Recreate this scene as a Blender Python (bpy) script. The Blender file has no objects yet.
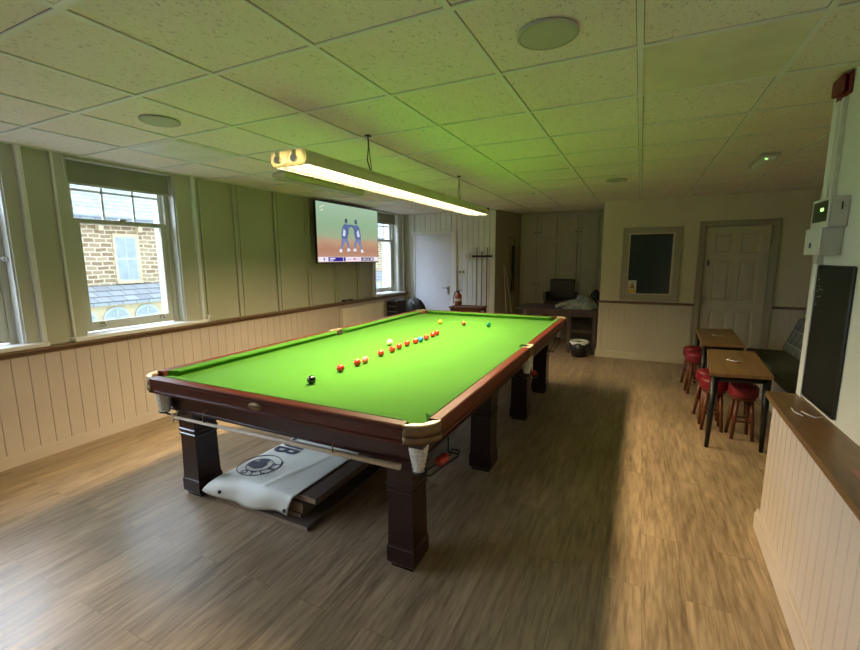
import bpy, bmesh, math, random
from mathutils import Vector, Matrix, noise
random.seed(7)
SC = bpy.context.scene
COL = SC.collection
PI = math.pi

# ------------------------------------------------------------------ camera
F_PX = 428.0
cam_d = bpy.data.cameras.new('camera'); cam = bpy.data.objects.new('camera', cam_d); COL.objects.link(cam)
cam_d.sensor_fit = 'HORIZONTAL'; cam_d.sensor_width = 36.0; cam_d.lens = F_PX / 860.0 * 36.0
cam_d.clip_start = 0.05; cam_d.clip_end = 300
yaw, pitch, roll = 0.4531, -0.1543, -0.0052
fw = Vector((-math.sin(yaw) * math.cos(pitch), math.cos(yaw) * math.cos(pitch), math.sin(pitch)))
rt = Vector((math.cos(yaw), math.sin(yaw), 0)); up = rt.cross(fw)
r2 = math.cos(roll) * rt + math.sin(roll) * up; u2 = -math.sin(roll) * rt + math.cos(roll) * up
mw = Matrix((r2, u2, -fw)).transposed().to_4x4(); mw.translation = Vector((1.7452, -3.4015, 1.6086))
cam.matrix_world = mw
SC.camera = cam

# ------------------------------------------------------------------ world, sun, window daylight, exposure
SC.view_settings.view_transform = 'Standard'; SC.view_settings.look = 'None'
SC.view_settings.gamma = 1.0; SC.view_settings.use_curve_mapping = False
SC.view_settings.exposure = 0.40
w = bpy.data.worlds.new('overcast_sky'); SC.world = w; w.use_nodes = True
bg = w.node_tree.nodes['Background']
bg.inputs['Color'].default_value = (0.74, 0.87, 1.0, 1); bg.inputs['Strength'].default_value = 2.9
sun_d = bpy.data.lights.new('sky_glow_sun', 'SUN'); sun = bpy.data.objects.new('sky_glow_sun', sun_d); COL.objects.link(sun)
sun_d.energy = 16.0; sun_d.angle = math.radians(70); sun_d.color = (0.68, 0.79, 1.0)
sun.rotation_euler = Vector((1.0, 0.28, -0.62)).to_track_quat('-Z', 'Y').to_euler()
sun.location = (-8, 0, 6)
for (ya, yb) in ((-6.74, -5.82), (-5.40, -4.48), (-4.06, -3.14), (-2.72, -1.80), (-1.38, -0.45), (3.30, 4.12)):
    pd = bpy.data.lights.new('window_portal', 'AREA'); po = bpy.data.objects.new('window_portal', pd); COL.objects.link(po)
    pd.shape = 'RECTANGLE'; pd.size = yb - ya; pd.size_y = 1.5; pd.cycles.is_portal = True
    po.matrix_world = Matrix(((0, 0, -1, -2.99), (1, 0, 0, (ya + yb) / 2), (0, -1, 0, 1.71), (0, 0, 0, 1)))
SC.cycles.max_bounces = 10; SC.cycles.diffuse_bounces = 6; SC.cycles.transparent_max_bounces = 12
SC.cycles.sample_clamp_indirect = 6.0
SC.cycles.caustics_reflective = False; SC.cycles.caustics_refractive = False
LAMP_WATTS = 240.0

# ------------------------------------------------------------------ materials
def lin(r, g, b):
    f = lambda c: (c / 255 / 12.92) if c / 255 <= 0.04045 else ((c / 255 + 0.055) / 1.055) ** 2.4
    return (f(r), f(g), f(b), 1)
class NT:
    def __init__(s, name):
        s.m = bpy.data.materials.new(name); s.m.use_nodes = True; s.t = s.m.node_tree; s.b = s.t.nodes['Principled BSDF']
    def n(s, typ, **kw):
        nd = s.t.nodes.new(typ)
        for k, v in kw.items():
            if k in nd.inputs.keys(): nd.inputs[k].default_value = v
            else: setattr(nd, k, v)
        return nd
    def l(s, a, b): s.t.links.new(a, b)
    def coord(s, scale=(1, 1, 1), rot=(0, 0, 0), loc=(0, 0, 0)):
        g = s.n('ShaderNodeNewGeometry'); mp = s.n('ShaderNodeMapping')
        mp.inputs['Scale'].default_value = scale; mp.inputs['Rotation'].default_value = rot; mp.inputs['Location'].default_value = loc
        s.l(g.outputs['Position'], mp.inputs['Vector']); return mp.outputs['Vector']
    def mix(s, fac, a, b, blend='MIX'):
        m = s.n('ShaderNodeMix', data_type='RGBA', blend_type=blend)
        for i, v in ((0, fac), (6, a), (7, b)):
            if hasattr(v, 'default_value') or hasattr(v, 'is_linked'): s.l(v, m.inputs[i])
            else: m.inputs[i].default_value = v
        return m.outputs[2]
    def ramp(s, fac, stops):
        r = s.n('ShaderNodeValToRGB'); e = r.color_ramp.elements
        while len(e) < len(stops): e.new(0.5)
        for i, (p, c) in enumerate(stops): e[i].position = p; e[i].color = c
        s.l(fac, r.inputs[0]); return r.outputs[0]
    def math(s, op, a, b=0.0):
        m = s.n('ShaderNodeMath', operation=op)
        for i, v in ((0, a), (1, b)):
            if hasattr(v, 'is_linked'): s.l(v, m.inputs[i])
            else: m.inputs[i].default_value = v
        return m.outputs[0]
def paint(name, c, rough=0.55, metal=0.0, var=0.06, scale=6.0, bump=0.0, bscale=60.0, spec=0.5, coat=0.0, stretch=(1, 1, 1)):
    k = NT(name); v = k.coord(stretch)
    nz = k.n('ShaderNodeTexNoise', Scale=scale, Detail=4.0); k.l(v, nz.inputs['Vector'])
    d = tuple(x * (1 - var * 1.6) for x in c[:3]) + (1,); h = tuple(min(1, x * (1 + var * 1.6)) for x in c[:3]) + (1,)
    k.l(k.ramp(nz.outputs[0], [(0.25, d), (0.75, h)]), k.b.inputs['Base Color'])
    k.b.inputs['Roughness'].default_value = rough; k.b.inputs['Metallic'].default_value = metal
    k.b.inputs['Specular IOR Level'].default_value = spec; k.b.inputs['Coat Weight'].default_value = coat
    if bump:
        n2 = k.n('ShaderNodeTexNoise', Scale=bscale, Detail=3.0); k.l(v, n2.inputs['Vector'])
        bp = k.n('ShaderNodeBump', Strength=bump, Distance=0.01); k.l(n2.outputs[0], bp.inputs['Height']); k.l(bp.outputs[0], k.b.inputs['Normal'])
    return k.m
def emis(name, c, s):
    k = NT(name); k.b.inputs['Base Color'].default_value = (0.02, 0.02, 0.02, 1)
    k.b.inputs['Emission Color'].default_value = c; k.b.inputs['Emission Strength'].default_value = s
    k.b.inputs['Roughness'].default_value = 0.4; return k.m
def wood(name, c1, c2, axis='y', rough=0.35, coat=0.0, scale=9.0, spec=0.5):
    k = NT(name); st = {'x': (0.12, 1, 1), 'y': (1, 0.12, 1), 'z': (1, 1, 0.12)}[axis]
    v = k.coord(st); nz = k.n('ShaderNodeTexNoise', Scale=scale, Detail=6.0, Roughness=0.6, Distortion=1.2); k.l(v, nz.inputs['Vector'])
    n2 = k.n('ShaderNodeTexNoise', Scale=scale * 9, Detail=3.0); k.l(v, n2.inputs['Vector'])
    c = k.ramp(nz.outputs[0], [(0.3, c1), (0.7, c2)])
    c = k.mix(0.25, c, k.ramp(n2.outputs[0], [(0.35, c1), (0.65, c2)]))
    k.l(c, k.b.inputs['Base Color']); k.b.inputs['Roughness'].default_value = rough
    k.b.inputs['Coat Weight'].default_value = coat; k.b.inputs['Coat Roughness'].default_value = 0.15; k.b.inputs['Specular IOR Level'].default_value = spec
    return k.m

def floor_mat():
    k = NT('oak_effect_plank_floor')
    v = k.coord((1, 1, 1), (0, 0, PI / 2))
    br = k.n('ShaderNodeTexBrick', offset=0.37, offset_frequency=2)
    br.inputs['Scale'].default_value = 1.0; br.inputs['Brick Width'].default_value = 1.25; br.inputs['Row Height'].default_value = 0.185
    br.inputs['Mortar Size'].default_value = 0.0015; br.inputs['Mortar Smooth'].default_value = 0.4
    br.inputs['Color1'].default_value = (0.0, 0.0, 0.0, 1); br.inputs['Color2'].default_value = (1, 1, 1, 1); br.inputs['Mortar'].default_value = (0.5, 0.5, 0.5, 1)
    k.l(v, br.inputs['Vector'])
    add = k.n('ShaderNodeVectorMath', operation='MULTIPLY_ADD'); k.l(br.outputs['Color'], add.inputs[0]); add.inputs[1].default_value = (3.1, 7.7, 0); 
    g = k.coord((1, 0.10, 1)); k.l(g, add.inputs[2])
    n1 = k.n('ShaderNodeTexNoise', Scale=9.0, Detail=7.0, Roughness=0.62, Distortion=1.4); k.l(add.outputs[0], n1.inputs['Vector'])
    n2 = k.n('ShaderNodeTexNoise', Scale=45.0, Detail=4.0, Roughness=0.6); k.l(add.outputs[0], n2.inputs['Vector'])
    n3 = k.n('ShaderNodeTexNoise', Scale=2.2, Detail=3.0, Roughness=0.5); k.l(k.coord((1, 0.35, 1)), n3.inputs['Vector'])
    c = k.ramp(n1.outputs[0], [(0.28, (0.165, 0.114, 0.068, 1)), (0.50, (0.34, 0.24, 0.15, 1)), (0.74, (0.49, 0.355, 0.228, 1))])
    c = k.mix(0.35, c, k.ramp(n2.outputs[0], [(0.38, (0.13, 0.088, 0.052, 1)), (0.60, (0.50, 0.36, 0.23, 1))]))
    c = k.mix(0.55, c, k.ramp(br.outputs['Color'], [(0.0, (0.86, 0.86, 0.86, 1)), (1.0, (1.1, 1.1, 1.1, 1))]), 'MULTIPLY')
    c = k.mix(0.5, c, k.ramp(n3.outputs[0], [(0.3, (0.62, 0.62, 0.62, 1)), (0.7, (1.2, 1.2, 1.2, 1))]), 'MULTIPLY')
    c = k.mix(k.math('MULTIPLY', br.outputs['Fac'], 0.4), c, (0.06, 0.04, 0.025, 1))
    k.l(c, k.b.inputs['Base Color']); k.b.inputs['Specular IOR Level'].default_value = 0.45
    k.l(k.ramp(n2.outputs[0], [(0.3, (0.30,) * 3 + (1,)), (0.7, (0.42,) * 3 + (1,))]), k.b.inputs['Roughness'])
    bp = k.n('ShaderNodeBump', Strength=0.15, Distance=0.003); k.l(n2.outputs[0], bp.inputs['Height']); k.l(bp.outputs[0], k.b.inputs['Normal'])
    return k.m
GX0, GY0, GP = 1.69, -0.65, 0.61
def ceil_mat():
    k = NT('fissured_ceiling_tile')
    v = k.coord((1, 1, 1))
    n1 = k.n('ShaderNodeTexNoise', Scale=75.0, Detail=3.0, Roughness=0.7, Distortion=0.5); k.l(k.coord((1, 0.55, 1)), n1.inputs['Vector'])
    n2 = k.n('ShaderNodeTexVoronoi', Scale=30.0); k.l(v, n2.inputs['Vector'])
    n4 = k.n('ShaderNodeTexNoise', Scale=1.1, Detail=3.0); k.l(v, n4.inputs['Vector'])
    fis = k.ramp(n1.outputs[0], [(0.33, (0.45,) * 3 + (1,)), (0.42, (1, 1, 1, 1))])
    dots = k.ramp(n2.outputs['Distance'], [(0.05, (0.5,) * 3 + (1,)), (0.13, (1, 1, 1, 1))])
    base = k.ramp(n4.outputs[0], [(0.3, (0.82, 0.745, 0.71, 1)), (0.7, (0.90, 0.82, 0.785, 1))])
    c = k.mix(0.7, base, fis, 'MULTIPLY'); c = k.mix(0.3, c, dots, 'MULTIPLY')
    # shadow line beside the T-bars, painted into the tile colour
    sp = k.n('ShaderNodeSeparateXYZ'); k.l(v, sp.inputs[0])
    def edge_shade(o, off):
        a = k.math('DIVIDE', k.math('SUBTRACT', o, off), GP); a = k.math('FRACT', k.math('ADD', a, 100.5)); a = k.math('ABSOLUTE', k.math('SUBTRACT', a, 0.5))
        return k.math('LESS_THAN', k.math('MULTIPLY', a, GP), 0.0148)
    gm = k.math('MAXIMUM', edge_shade(sp.outputs[0], GX0), edge_shade(sp.outputs[1], GY0))
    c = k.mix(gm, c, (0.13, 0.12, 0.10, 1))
    k.l(c, k.b.inputs['Base Color']); k.b.inputs['Roughness'].default_value = 0.9; k.b.inputs['Specular IOR Level'].default_value = 0.15
    bp = k.n('ShaderNodeBump', Strength=0.35, Distance=0.004); k.l(n1.outputs[0], bp.inputs['Height']); k.l(bp.outputs[0], k.b.inputs['Normal'])
    return k.m
def cloth_mat():
    k = NT('green_baize'); v = k.coord()
    n1 = k.n('ShaderNodeTexNoise', Scale=2.0, Detail=3.0); k.l(v, n1.inputs['Vector'])
    n2 = k.n('ShaderNodeTexNoise', Scale=600.0, Detail=2.0); k.l(v, n2.inputs['Vector'])
    k.l(k.ramp(n1.outputs[0], [(0.3, (0.041, 0.160, 0.0095, 1)), (0.7, (0.048, 0.178, 0.012, 1))]), k.b.inputs['Base Color'])
    k.b.inputs['Roughness'].default_value = 0.95; k.b.inputs['Specular IOR Level'].default_value = 0.1
    k.b.inputs['Sheen Weight'].default_value = 0.08
    bp = k.n('ShaderNodeBump', Strength=0.1, Distance=0.001); k.l(n2.outputs[0], bp.inputs['Height']); k.l(bp.outputs[0], k.b.inputs['Normal'])
    return k.m
def glass_mat():
    k = NT('window_glass'); t = k.t; out = t.nodes['Material Output']
    tr = k.n('ShaderNodeBsdfTransparent'); gl = k.n('ShaderNodeBsdfGlossy'); gl.inputs['Roughness'].default_value = 0.02
    mx = k.n('ShaderNodeMixShader'); mx.inputs[0].default_value = 0.05
    tr.inputs[0].default_value = (0.97, 0.99, 0.98, 1)
    k.l(tr.outputs[0], mx.inputs[1]); k.l(gl.outputs[0], mx.inputs[2]); k.l(mx.outputs[0], out.inputs[0]); return k.m
def stone_mat():
    k = NT('sandstone_blocks'); v0 = k.coord()
    sp = k.n('ShaderNodeSeparateXYZ'); k.l(v0, sp.inputs[0]); cb = k.n('ShaderNodeCombineXYZ'); k.l(sp.outputs[1], cb.inputs[0]); k.l(sp.outputs[2], cb.inputs[1])
    wv = k.n('ShaderNodeTexNoise', Scale=3.0); k.l(v0, wv.inputs['Vector'])
    ad = k.n('ShaderNodeVectorMath', operation='MULTIPLY_ADD'); k.l(wv.outputs['Color'], ad.inputs[0]); ad.inputs[1].default_value = (0.10, 0.07, 0); k.l(cb.outputs[0], ad.inputs[2])
    br = k.n('ShaderNodeTexBrick'); k.l(ad.outputs[0], br.inputs['Vector'])
    br.inputs['Scale'].default_value = 1.0; br.inputs['Brick Width'].default_value = 0.25; br.inputs['Row Height'].default_value = 0.108
    br.inputs['Mortar Size'].default_value = 0.016; br.inputs['Mortar Smooth'].default_value = 0.3; br.inputs['Bias'].default_value = -0.2
    br.inputs['Color1'].default_value = (0.27, 0.185, 0.11, 1); br.inputs['Color2'].default_value = (0.46, 0.36, 0.23, 1); br.inputs['Mortar'].default_value = (0.62, 0.53, 0.40, 1)
    k.l(br.outputs['Color'], k.b.inputs['Base Color']); k.b.inputs['Roughness'].default_value = 0.95; return k.m
def slate_mat():
    k = NT('roof_slates'); v0 = k.coord()
    sp = k.n('ShaderNodeSeparateXYZ'); k.l(v0, sp.inputs[0]); cb = k.n('ShaderNodeCombineXYZ'); k.l(sp.outputs[1], cb.inputs[0]); k.l(sp.outputs[2], cb.inputs[1])
    br = k.n('ShaderNodeTexBrick'); k.l(cb.outputs[0], br.inputs['Vector'])
    br.inputs['Scale'].default_value = 1.0; br.inputs['Brick Width'].default_value = 0.3; br.inputs['Row Height'].default_value = 0.11
    br.inputs['Mortar Size'].default_value = 0.010; br.inputs['Color1'].default_value = (0.27, 0.29, 0.33, 1); br.inputs['Color2'].default_value = (0.38, 0.40, 0.44, 1); br.inputs['Mortar'].default_value = (0.14, 0.15, 0.17, 1)
    k.l(br.outputs['Color'], k.b.inputs['Base Color']); k.b.inputs['Roughness'].default_value = 0.8; return k.m
def plaid_mat():
    k = NT('grey_tartan_fabric'); v = k.coord(); sp = k.n('ShaderNodeSeparateXYZ'); k.l(v, sp.inputs[0])
    def st(o, p, wd):
        return k.math('LESS_THAN', k.math('FRACT', k.math('DIVIDE', k.math('ADD', o, 50.0), p)), wd)
    c = k.mix(k.math('MULTIPLY', st(sp.outputs[1], 0.16, 0.4), 0.55), (0.17, 0.19, 0.19, 1), (0.07, 0.085, 0.10, 1))
    c = k.mix(k.math('MULTIPLY', st(sp.outputs[2], 0.16, 0.4), 0.55), c, (0.07, 0.085, 0.10, 1))
    c = k.mix(k.math('MULTIPLY', st(sp.outputs[1], 0.16, 0.06), 0.7), c, (0.5, 0.5, 0.48, 1))
    c = k.mix(k.math('MULTIPLY', st(sp.outputs[2], 0.16, 0.06), 0.7), c, (0.5, 0.5, 0.48, 1))
    k.l(c, k.b.inputs['Base Color']); k.b.inputs['Roughness'].default_value = 0.9; return k.m
def tv_mat(y0, y1, z0, z1):
    k = NT('television_picture'); v = k.coord(); sp = k.n('ShaderNodeSeparateXYZ'); k.l(v, sp.inputs[0])
    t = k.math('DIVIDE', k.math('SUBTRACT', sp.outputs[2], z0), z1 - z0)
    n1 = k.n('ShaderNodeTexNoise', Scale=5.0, Detail=5.0); k.l(k.coord((1, 1, 4)), n1.inputs['Vector'])
    tt = k.math('ADD', t, k.math('MULTIPLY', k.math('SUBTRACT', n1.outputs[0], 0.5), 0.16))
    c = k.ramp(tt, [(0.0, lin(190, 150, 130)), (0.22, lin(176, 128, 104)), (0.36, lin(186, 150, 122)), (0.44, lin(158, 170, 138)), (0.62, lin(142, 174, 138)), (1.0, lin(158, 186, 160))])
    k.l(c, k.b.inputs['Emission Color']); k.b.inputs['Emission Strength'].default_value = 0.8
    k.b.inputs['Base Color'].default_value = (0.01, 0.01, 0.01, 1); k.b.inputs['Roughness'].default_value = 0.25
    return k.m

MAT = {}
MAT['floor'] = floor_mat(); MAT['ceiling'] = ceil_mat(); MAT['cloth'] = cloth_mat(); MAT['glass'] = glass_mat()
MAT['stone'] = stone_mat(); MAT['slate'] = slate_mat(); MAT['plaid'] = plaid_mat()
MAT['olive'] = paint('sage_wall_paint', (0.47, 0.465, 0.36, 1), 0.6, var=0.03, scale=2)
MAT['olive_trim'] = paint('sage_gloss_trim', (0.50, 0.49, 0.40, 1), 0.4, var=0.02, scale=2)
MAT['cream'] = paint('cream_boarding', (0.55, 0.47, 0.42, 1), 0.5, var=0.03, scale=3)
MAT['cream_end'] = paint('cream_grey_boarding', (0.60, 0.54, 0.44, 1), 0.5, var=0.03, scale=3)
MAT['white_board'] = paint('white_boarding', (0.80, 0.79, 0.77, 1), 0.45, var=0.03, scale=3)
MAT['white_gloss'] = paint('white_gloss_paint', (0.78, 0.78, 0.77, 1), 0.3, var=0.02)
MAT['end_wall'] = paint('cream_wall_paint', (0.68, 0.62, 0.46, 1), 0.7, var=0.04, scale=2)
MAT['right_wall'] = paint('off_white_wall_paint', (0.68, 0.67, 0.58, 1), 0.7, var=0.02, scale=3, bump=0.05)
MAT['trim_grey'] = paint('putty_gloss_paint', (0.38, 0.345, 0.26, 1), 0.4, var=0.03)
MAT['door_putty'] = paint('putty_door_paint', (0.56, 0.51, 0.39, 1), 0.4, var=0.03)
MAT['lilac_door'] = paint('pale_lilac_door_paint', (0.72, 0.71, 0.78, 1), 0.4, var=0.02)
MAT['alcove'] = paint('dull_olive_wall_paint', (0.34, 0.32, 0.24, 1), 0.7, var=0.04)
MAT['cupboard'] = paint('grey_cupboard_paint', (0.46, 0.43, 0.37, 1), 0.5, var=0.04)
MAT['oak_y'] = wood('varnished_oak_top', (0.10, 0.050, 0.020, 1), (0.23, 0.125, 0.052, 1), 'y', 0.4, 0.05)
MAT['oak_table'] = wood('light_oak_table_top', (0.20, 0.105, 0.038, 1), (0.36, 0.20, 0.08, 1), 'y', 0.42, 0.0)
MAT['rail_wood_y'] = wood('brown_dado_rail', (0.13, 0.075, 0.04, 1), (0.24, 0.15, 0.09, 1), 'y', 0.4)
MAT['rail_wood_x'] = wood('brown_dado_rail_end', (0.13, 0.075, 0.04, 1), (0.22, 0.14, 0.085, 1), 'x', 0.4)
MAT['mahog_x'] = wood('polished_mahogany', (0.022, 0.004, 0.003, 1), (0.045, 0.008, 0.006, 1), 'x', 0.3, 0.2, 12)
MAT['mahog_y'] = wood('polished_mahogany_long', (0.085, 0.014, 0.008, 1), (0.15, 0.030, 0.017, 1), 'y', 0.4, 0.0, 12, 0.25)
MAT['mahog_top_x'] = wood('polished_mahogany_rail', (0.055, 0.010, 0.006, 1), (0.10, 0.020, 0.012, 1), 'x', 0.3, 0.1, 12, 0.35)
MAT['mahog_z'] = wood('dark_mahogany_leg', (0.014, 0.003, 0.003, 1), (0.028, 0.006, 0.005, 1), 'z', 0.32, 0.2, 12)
MAT['brass'] = paint('worn_brass', (0.24, 0.145, 0.07, 1), 0.5, 0.5, var=0.15, scale=25)
MAT['brass_lip'] = paint('polished_brass_lip', (0.66, 0.57, 0.42, 1), 0.4, 0.3, var=0.1, scale=25)
MAT['net'] = paint('white_cord_net', (0.85, 0.80, 0.68, 1), 0.9, var=0.25, scale=90, bump=0.6, bscale=160)
MAT['black_metal'] = paint('black_enamel_metal', (0.015, 0.015, 0.016, 1), 0.4, 0.3)
MAT['black_plastic'] = paint('black_plastic', (0.012, 0.012, 0.013, 1), 0.35)
MAT['black_leather'] = paint('pocket_leather', (0.03, 0.022, 0.016, 1), 0.6)
MAT['cue_wood'] = paint('pale_ash_cue', (0.85, 0.74, 0.60, 1), 0.35, var=0.06, scale=20)
MAT['cue_dark'] = paint('brown_cue_shaft', (0.22, 0.11, 0.07, 1), 0.4)
MAT['cue_red'] = paint('reddish_cue_butt', (0.35, 0.13, 0.08, 1), 0.4)
MAT['lamp_metal'] = paint('cream_lamp_enamel', (0.62, 0.60, 0.40, 1), 0.45, var=0.03)
MAT['lamp_end'] = paint('cream_lamp_end', (0.85, 0.80, 0.62, 1), 0.4, var=0.12, scale=30)
k_ = NT('translucent_lamp_end'); tb_ = k_.n('ShaderNodeBsdfTranslucent'); tb_.inputs[0].default_value = (0.9, 0.82, 0.62, 1); mx_ = k_.n('ShaderNodeMixShader'); mx_.inputs[0].default_value = 0.6
k_.b.inputs['Base Color'].default_value = (0.85, 0.80, 0.62, 1); k_.l(k_.b.outputs[0], mx_.inputs[1]); k_.l(tb_.outputs[0], mx_.inputs[2]); k_.l(mx_.outputs[0], k_.t.nodes['Material Output'].inputs[0]); MAT['lamp_end'] = k_.m
MAT['louvre'] = paint('satin_louvre', (0.035, 0.034, 0.030, 1), 0.4)
MAT['tube'] = emis('lit_fluorescent_tube', (1.0, 0.87, 0.60, 1), 14.0)
MAT['chrome'] = paint('chrome', (0.75, 0.75, 0.76, 1), 0.18, 1.0, var=0.02)
MAT['steel'] = paint('brushed_steel', (0.45, 0.44, 0.42, 1), 0.35, 0.9)
MAT['red_vinyl'] = paint('red_vinyl', (0.20, 0.009, 0.022, 1), 0.42, var=0.08)
MAT['stool_wood'] = wood('red_brown_stool_wood', (0.085, 0.022, 0.009, 1), (0.16, 0.045, 0.018, 1), 'z', 0.45, 0.0)
MAT['dark_wood_x'] = wood('dark_stained_wood', (0.045, 0.028, 0.026, 1), (0.09, 0.06, 0.055, 1), 'x', 0.4)
MAT['bench_seat'] = paint('grey_green_upholstery', (0.085, 0.085, 0.070, 1), 0.85, var=0.15, scale=25)
MAT['bench_front'] = paint('pale_bench_front', (0.42, 0.42, 0.40, 1), 0.6, var=0.12, scale=14)
MAT['noticeboard'] = paint('black_board', (0.010, 0.011, 0.009, 1), 0.5, var=0.3, scale=5, spec=0.3)
MAT['dark_glass'] = paint('dark_green_glass', (0.022, 0.036, 0.028, 1), 0.12, var=0.2, scale=2, spec=0.6)
MAT['plastic_grey'] = paint('beige_grey_plastic', (0.46, 0.45, 0.38, 1), 0.4)
MAT['plastic_white'] = paint('off_white_plastic', (0.68, 0.67, 0.58, 1), 0.4)
MAT['white'] = paint('plain_white', (0.75, 0.75, 0.73, 1), 0.5)
MAT['red_plastic'] = paint('red_alarm_plastic', (0.16, 0.012, 0.010, 1), 0.4)
MAT['speaker_mesh'] = paint('grey_speaker_grille', (0.46, 0.47, 0.38, 1), 0.6)
MAT['diffuser'] = paint('prismatic_diffuser', (0.80, 0.80, 0.78, 1), 0.35, bump=0.2, bscale=200)
MAT['diffuser_old'] = paint('yellowed_smooth_tile', (0.76, 0.72, 0.58, 1), 0.5)
MAT['radiator'] = paint('cream_radiator', (0.72, 0.66, 0.58, 1), 0.4)
MAT['blind'] = paint('grey_green_blind_fabric', (0.27, 0.275, 0.21, 1), 0.85, var=0.05)
MAT['banner'] = paint('white_vinyl_banner', (0.84, 0.84, 0.76, 1), 0.42, var=0.05, scale=5)
MAT['chalk_line'] = paint('faint_baulk_line', (0.20, 0.30, 0.12, 1), 0.9)
MAT['navy'] = paint('navy_print', (0.035, 0.05, 0.10, 1), 0.5)
MAT['board_top'] = wood('grey_brown_panel', (0.07, 0.048, 0.038, 1), (0.14, 0.10, 0.08, 1), 'y', 0.45)
MAT['board_edge'] = paint('chipboard_edge', (0.30, 0.21, 0.15, 1), 0.7, var=0.15, scale=60)
MAT['yellow'] = paint('warning_yellow', (0.72, 0.46, 0.02, 1), 0.5)
MAT['ext_red'] = paint('extinguisher_copper_red', (0.30, 0.07, 0.035, 1), 0.3)
MAT['grey_cloth'] = paint('grey_fabric', (0.30, 0.32, 0.32, 1), 0.9, var=0.3, scale=14)
MAT['dark_cloth'] = paint('charcoal_fabric', (0.03, 0.03, 0.034, 1), 0.8, var=0.2)
MAT['brown_leather'] = paint('dark_brown_leather', (0.045, 0.03, 0.024, 1), 0.4)
MAT['bag_white'] = paint('white_bin_liner', (0.70, 0.70, 0.68, 1), 0.5)
MAT['pvc'] = paint('white_window_frame', (0.75, 0.78, 0.82, 1), 0.35)
MAT['facade'] = paint('cream_stone_arcade', (0.60, 0.48, 0.32, 1), 0.9, var=0.1)
MAT['led_green'] = emis('green_indicator', (0.45, 1.0, 0.25, 1), 1.6)
MAT['lcd'] = paint('dark_green_display', (0.03, 0.05, 0.025, 1), 0.3)
MAT['pvc_out'] = paint('weathered_white_frame', (0.46, 0.50, 0.54, 1), 0.5)
MAT['curtain'] = paint('pale_curtain', (0.33, 0.38, 0.40, 1), 0.8, var=0.08)

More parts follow.
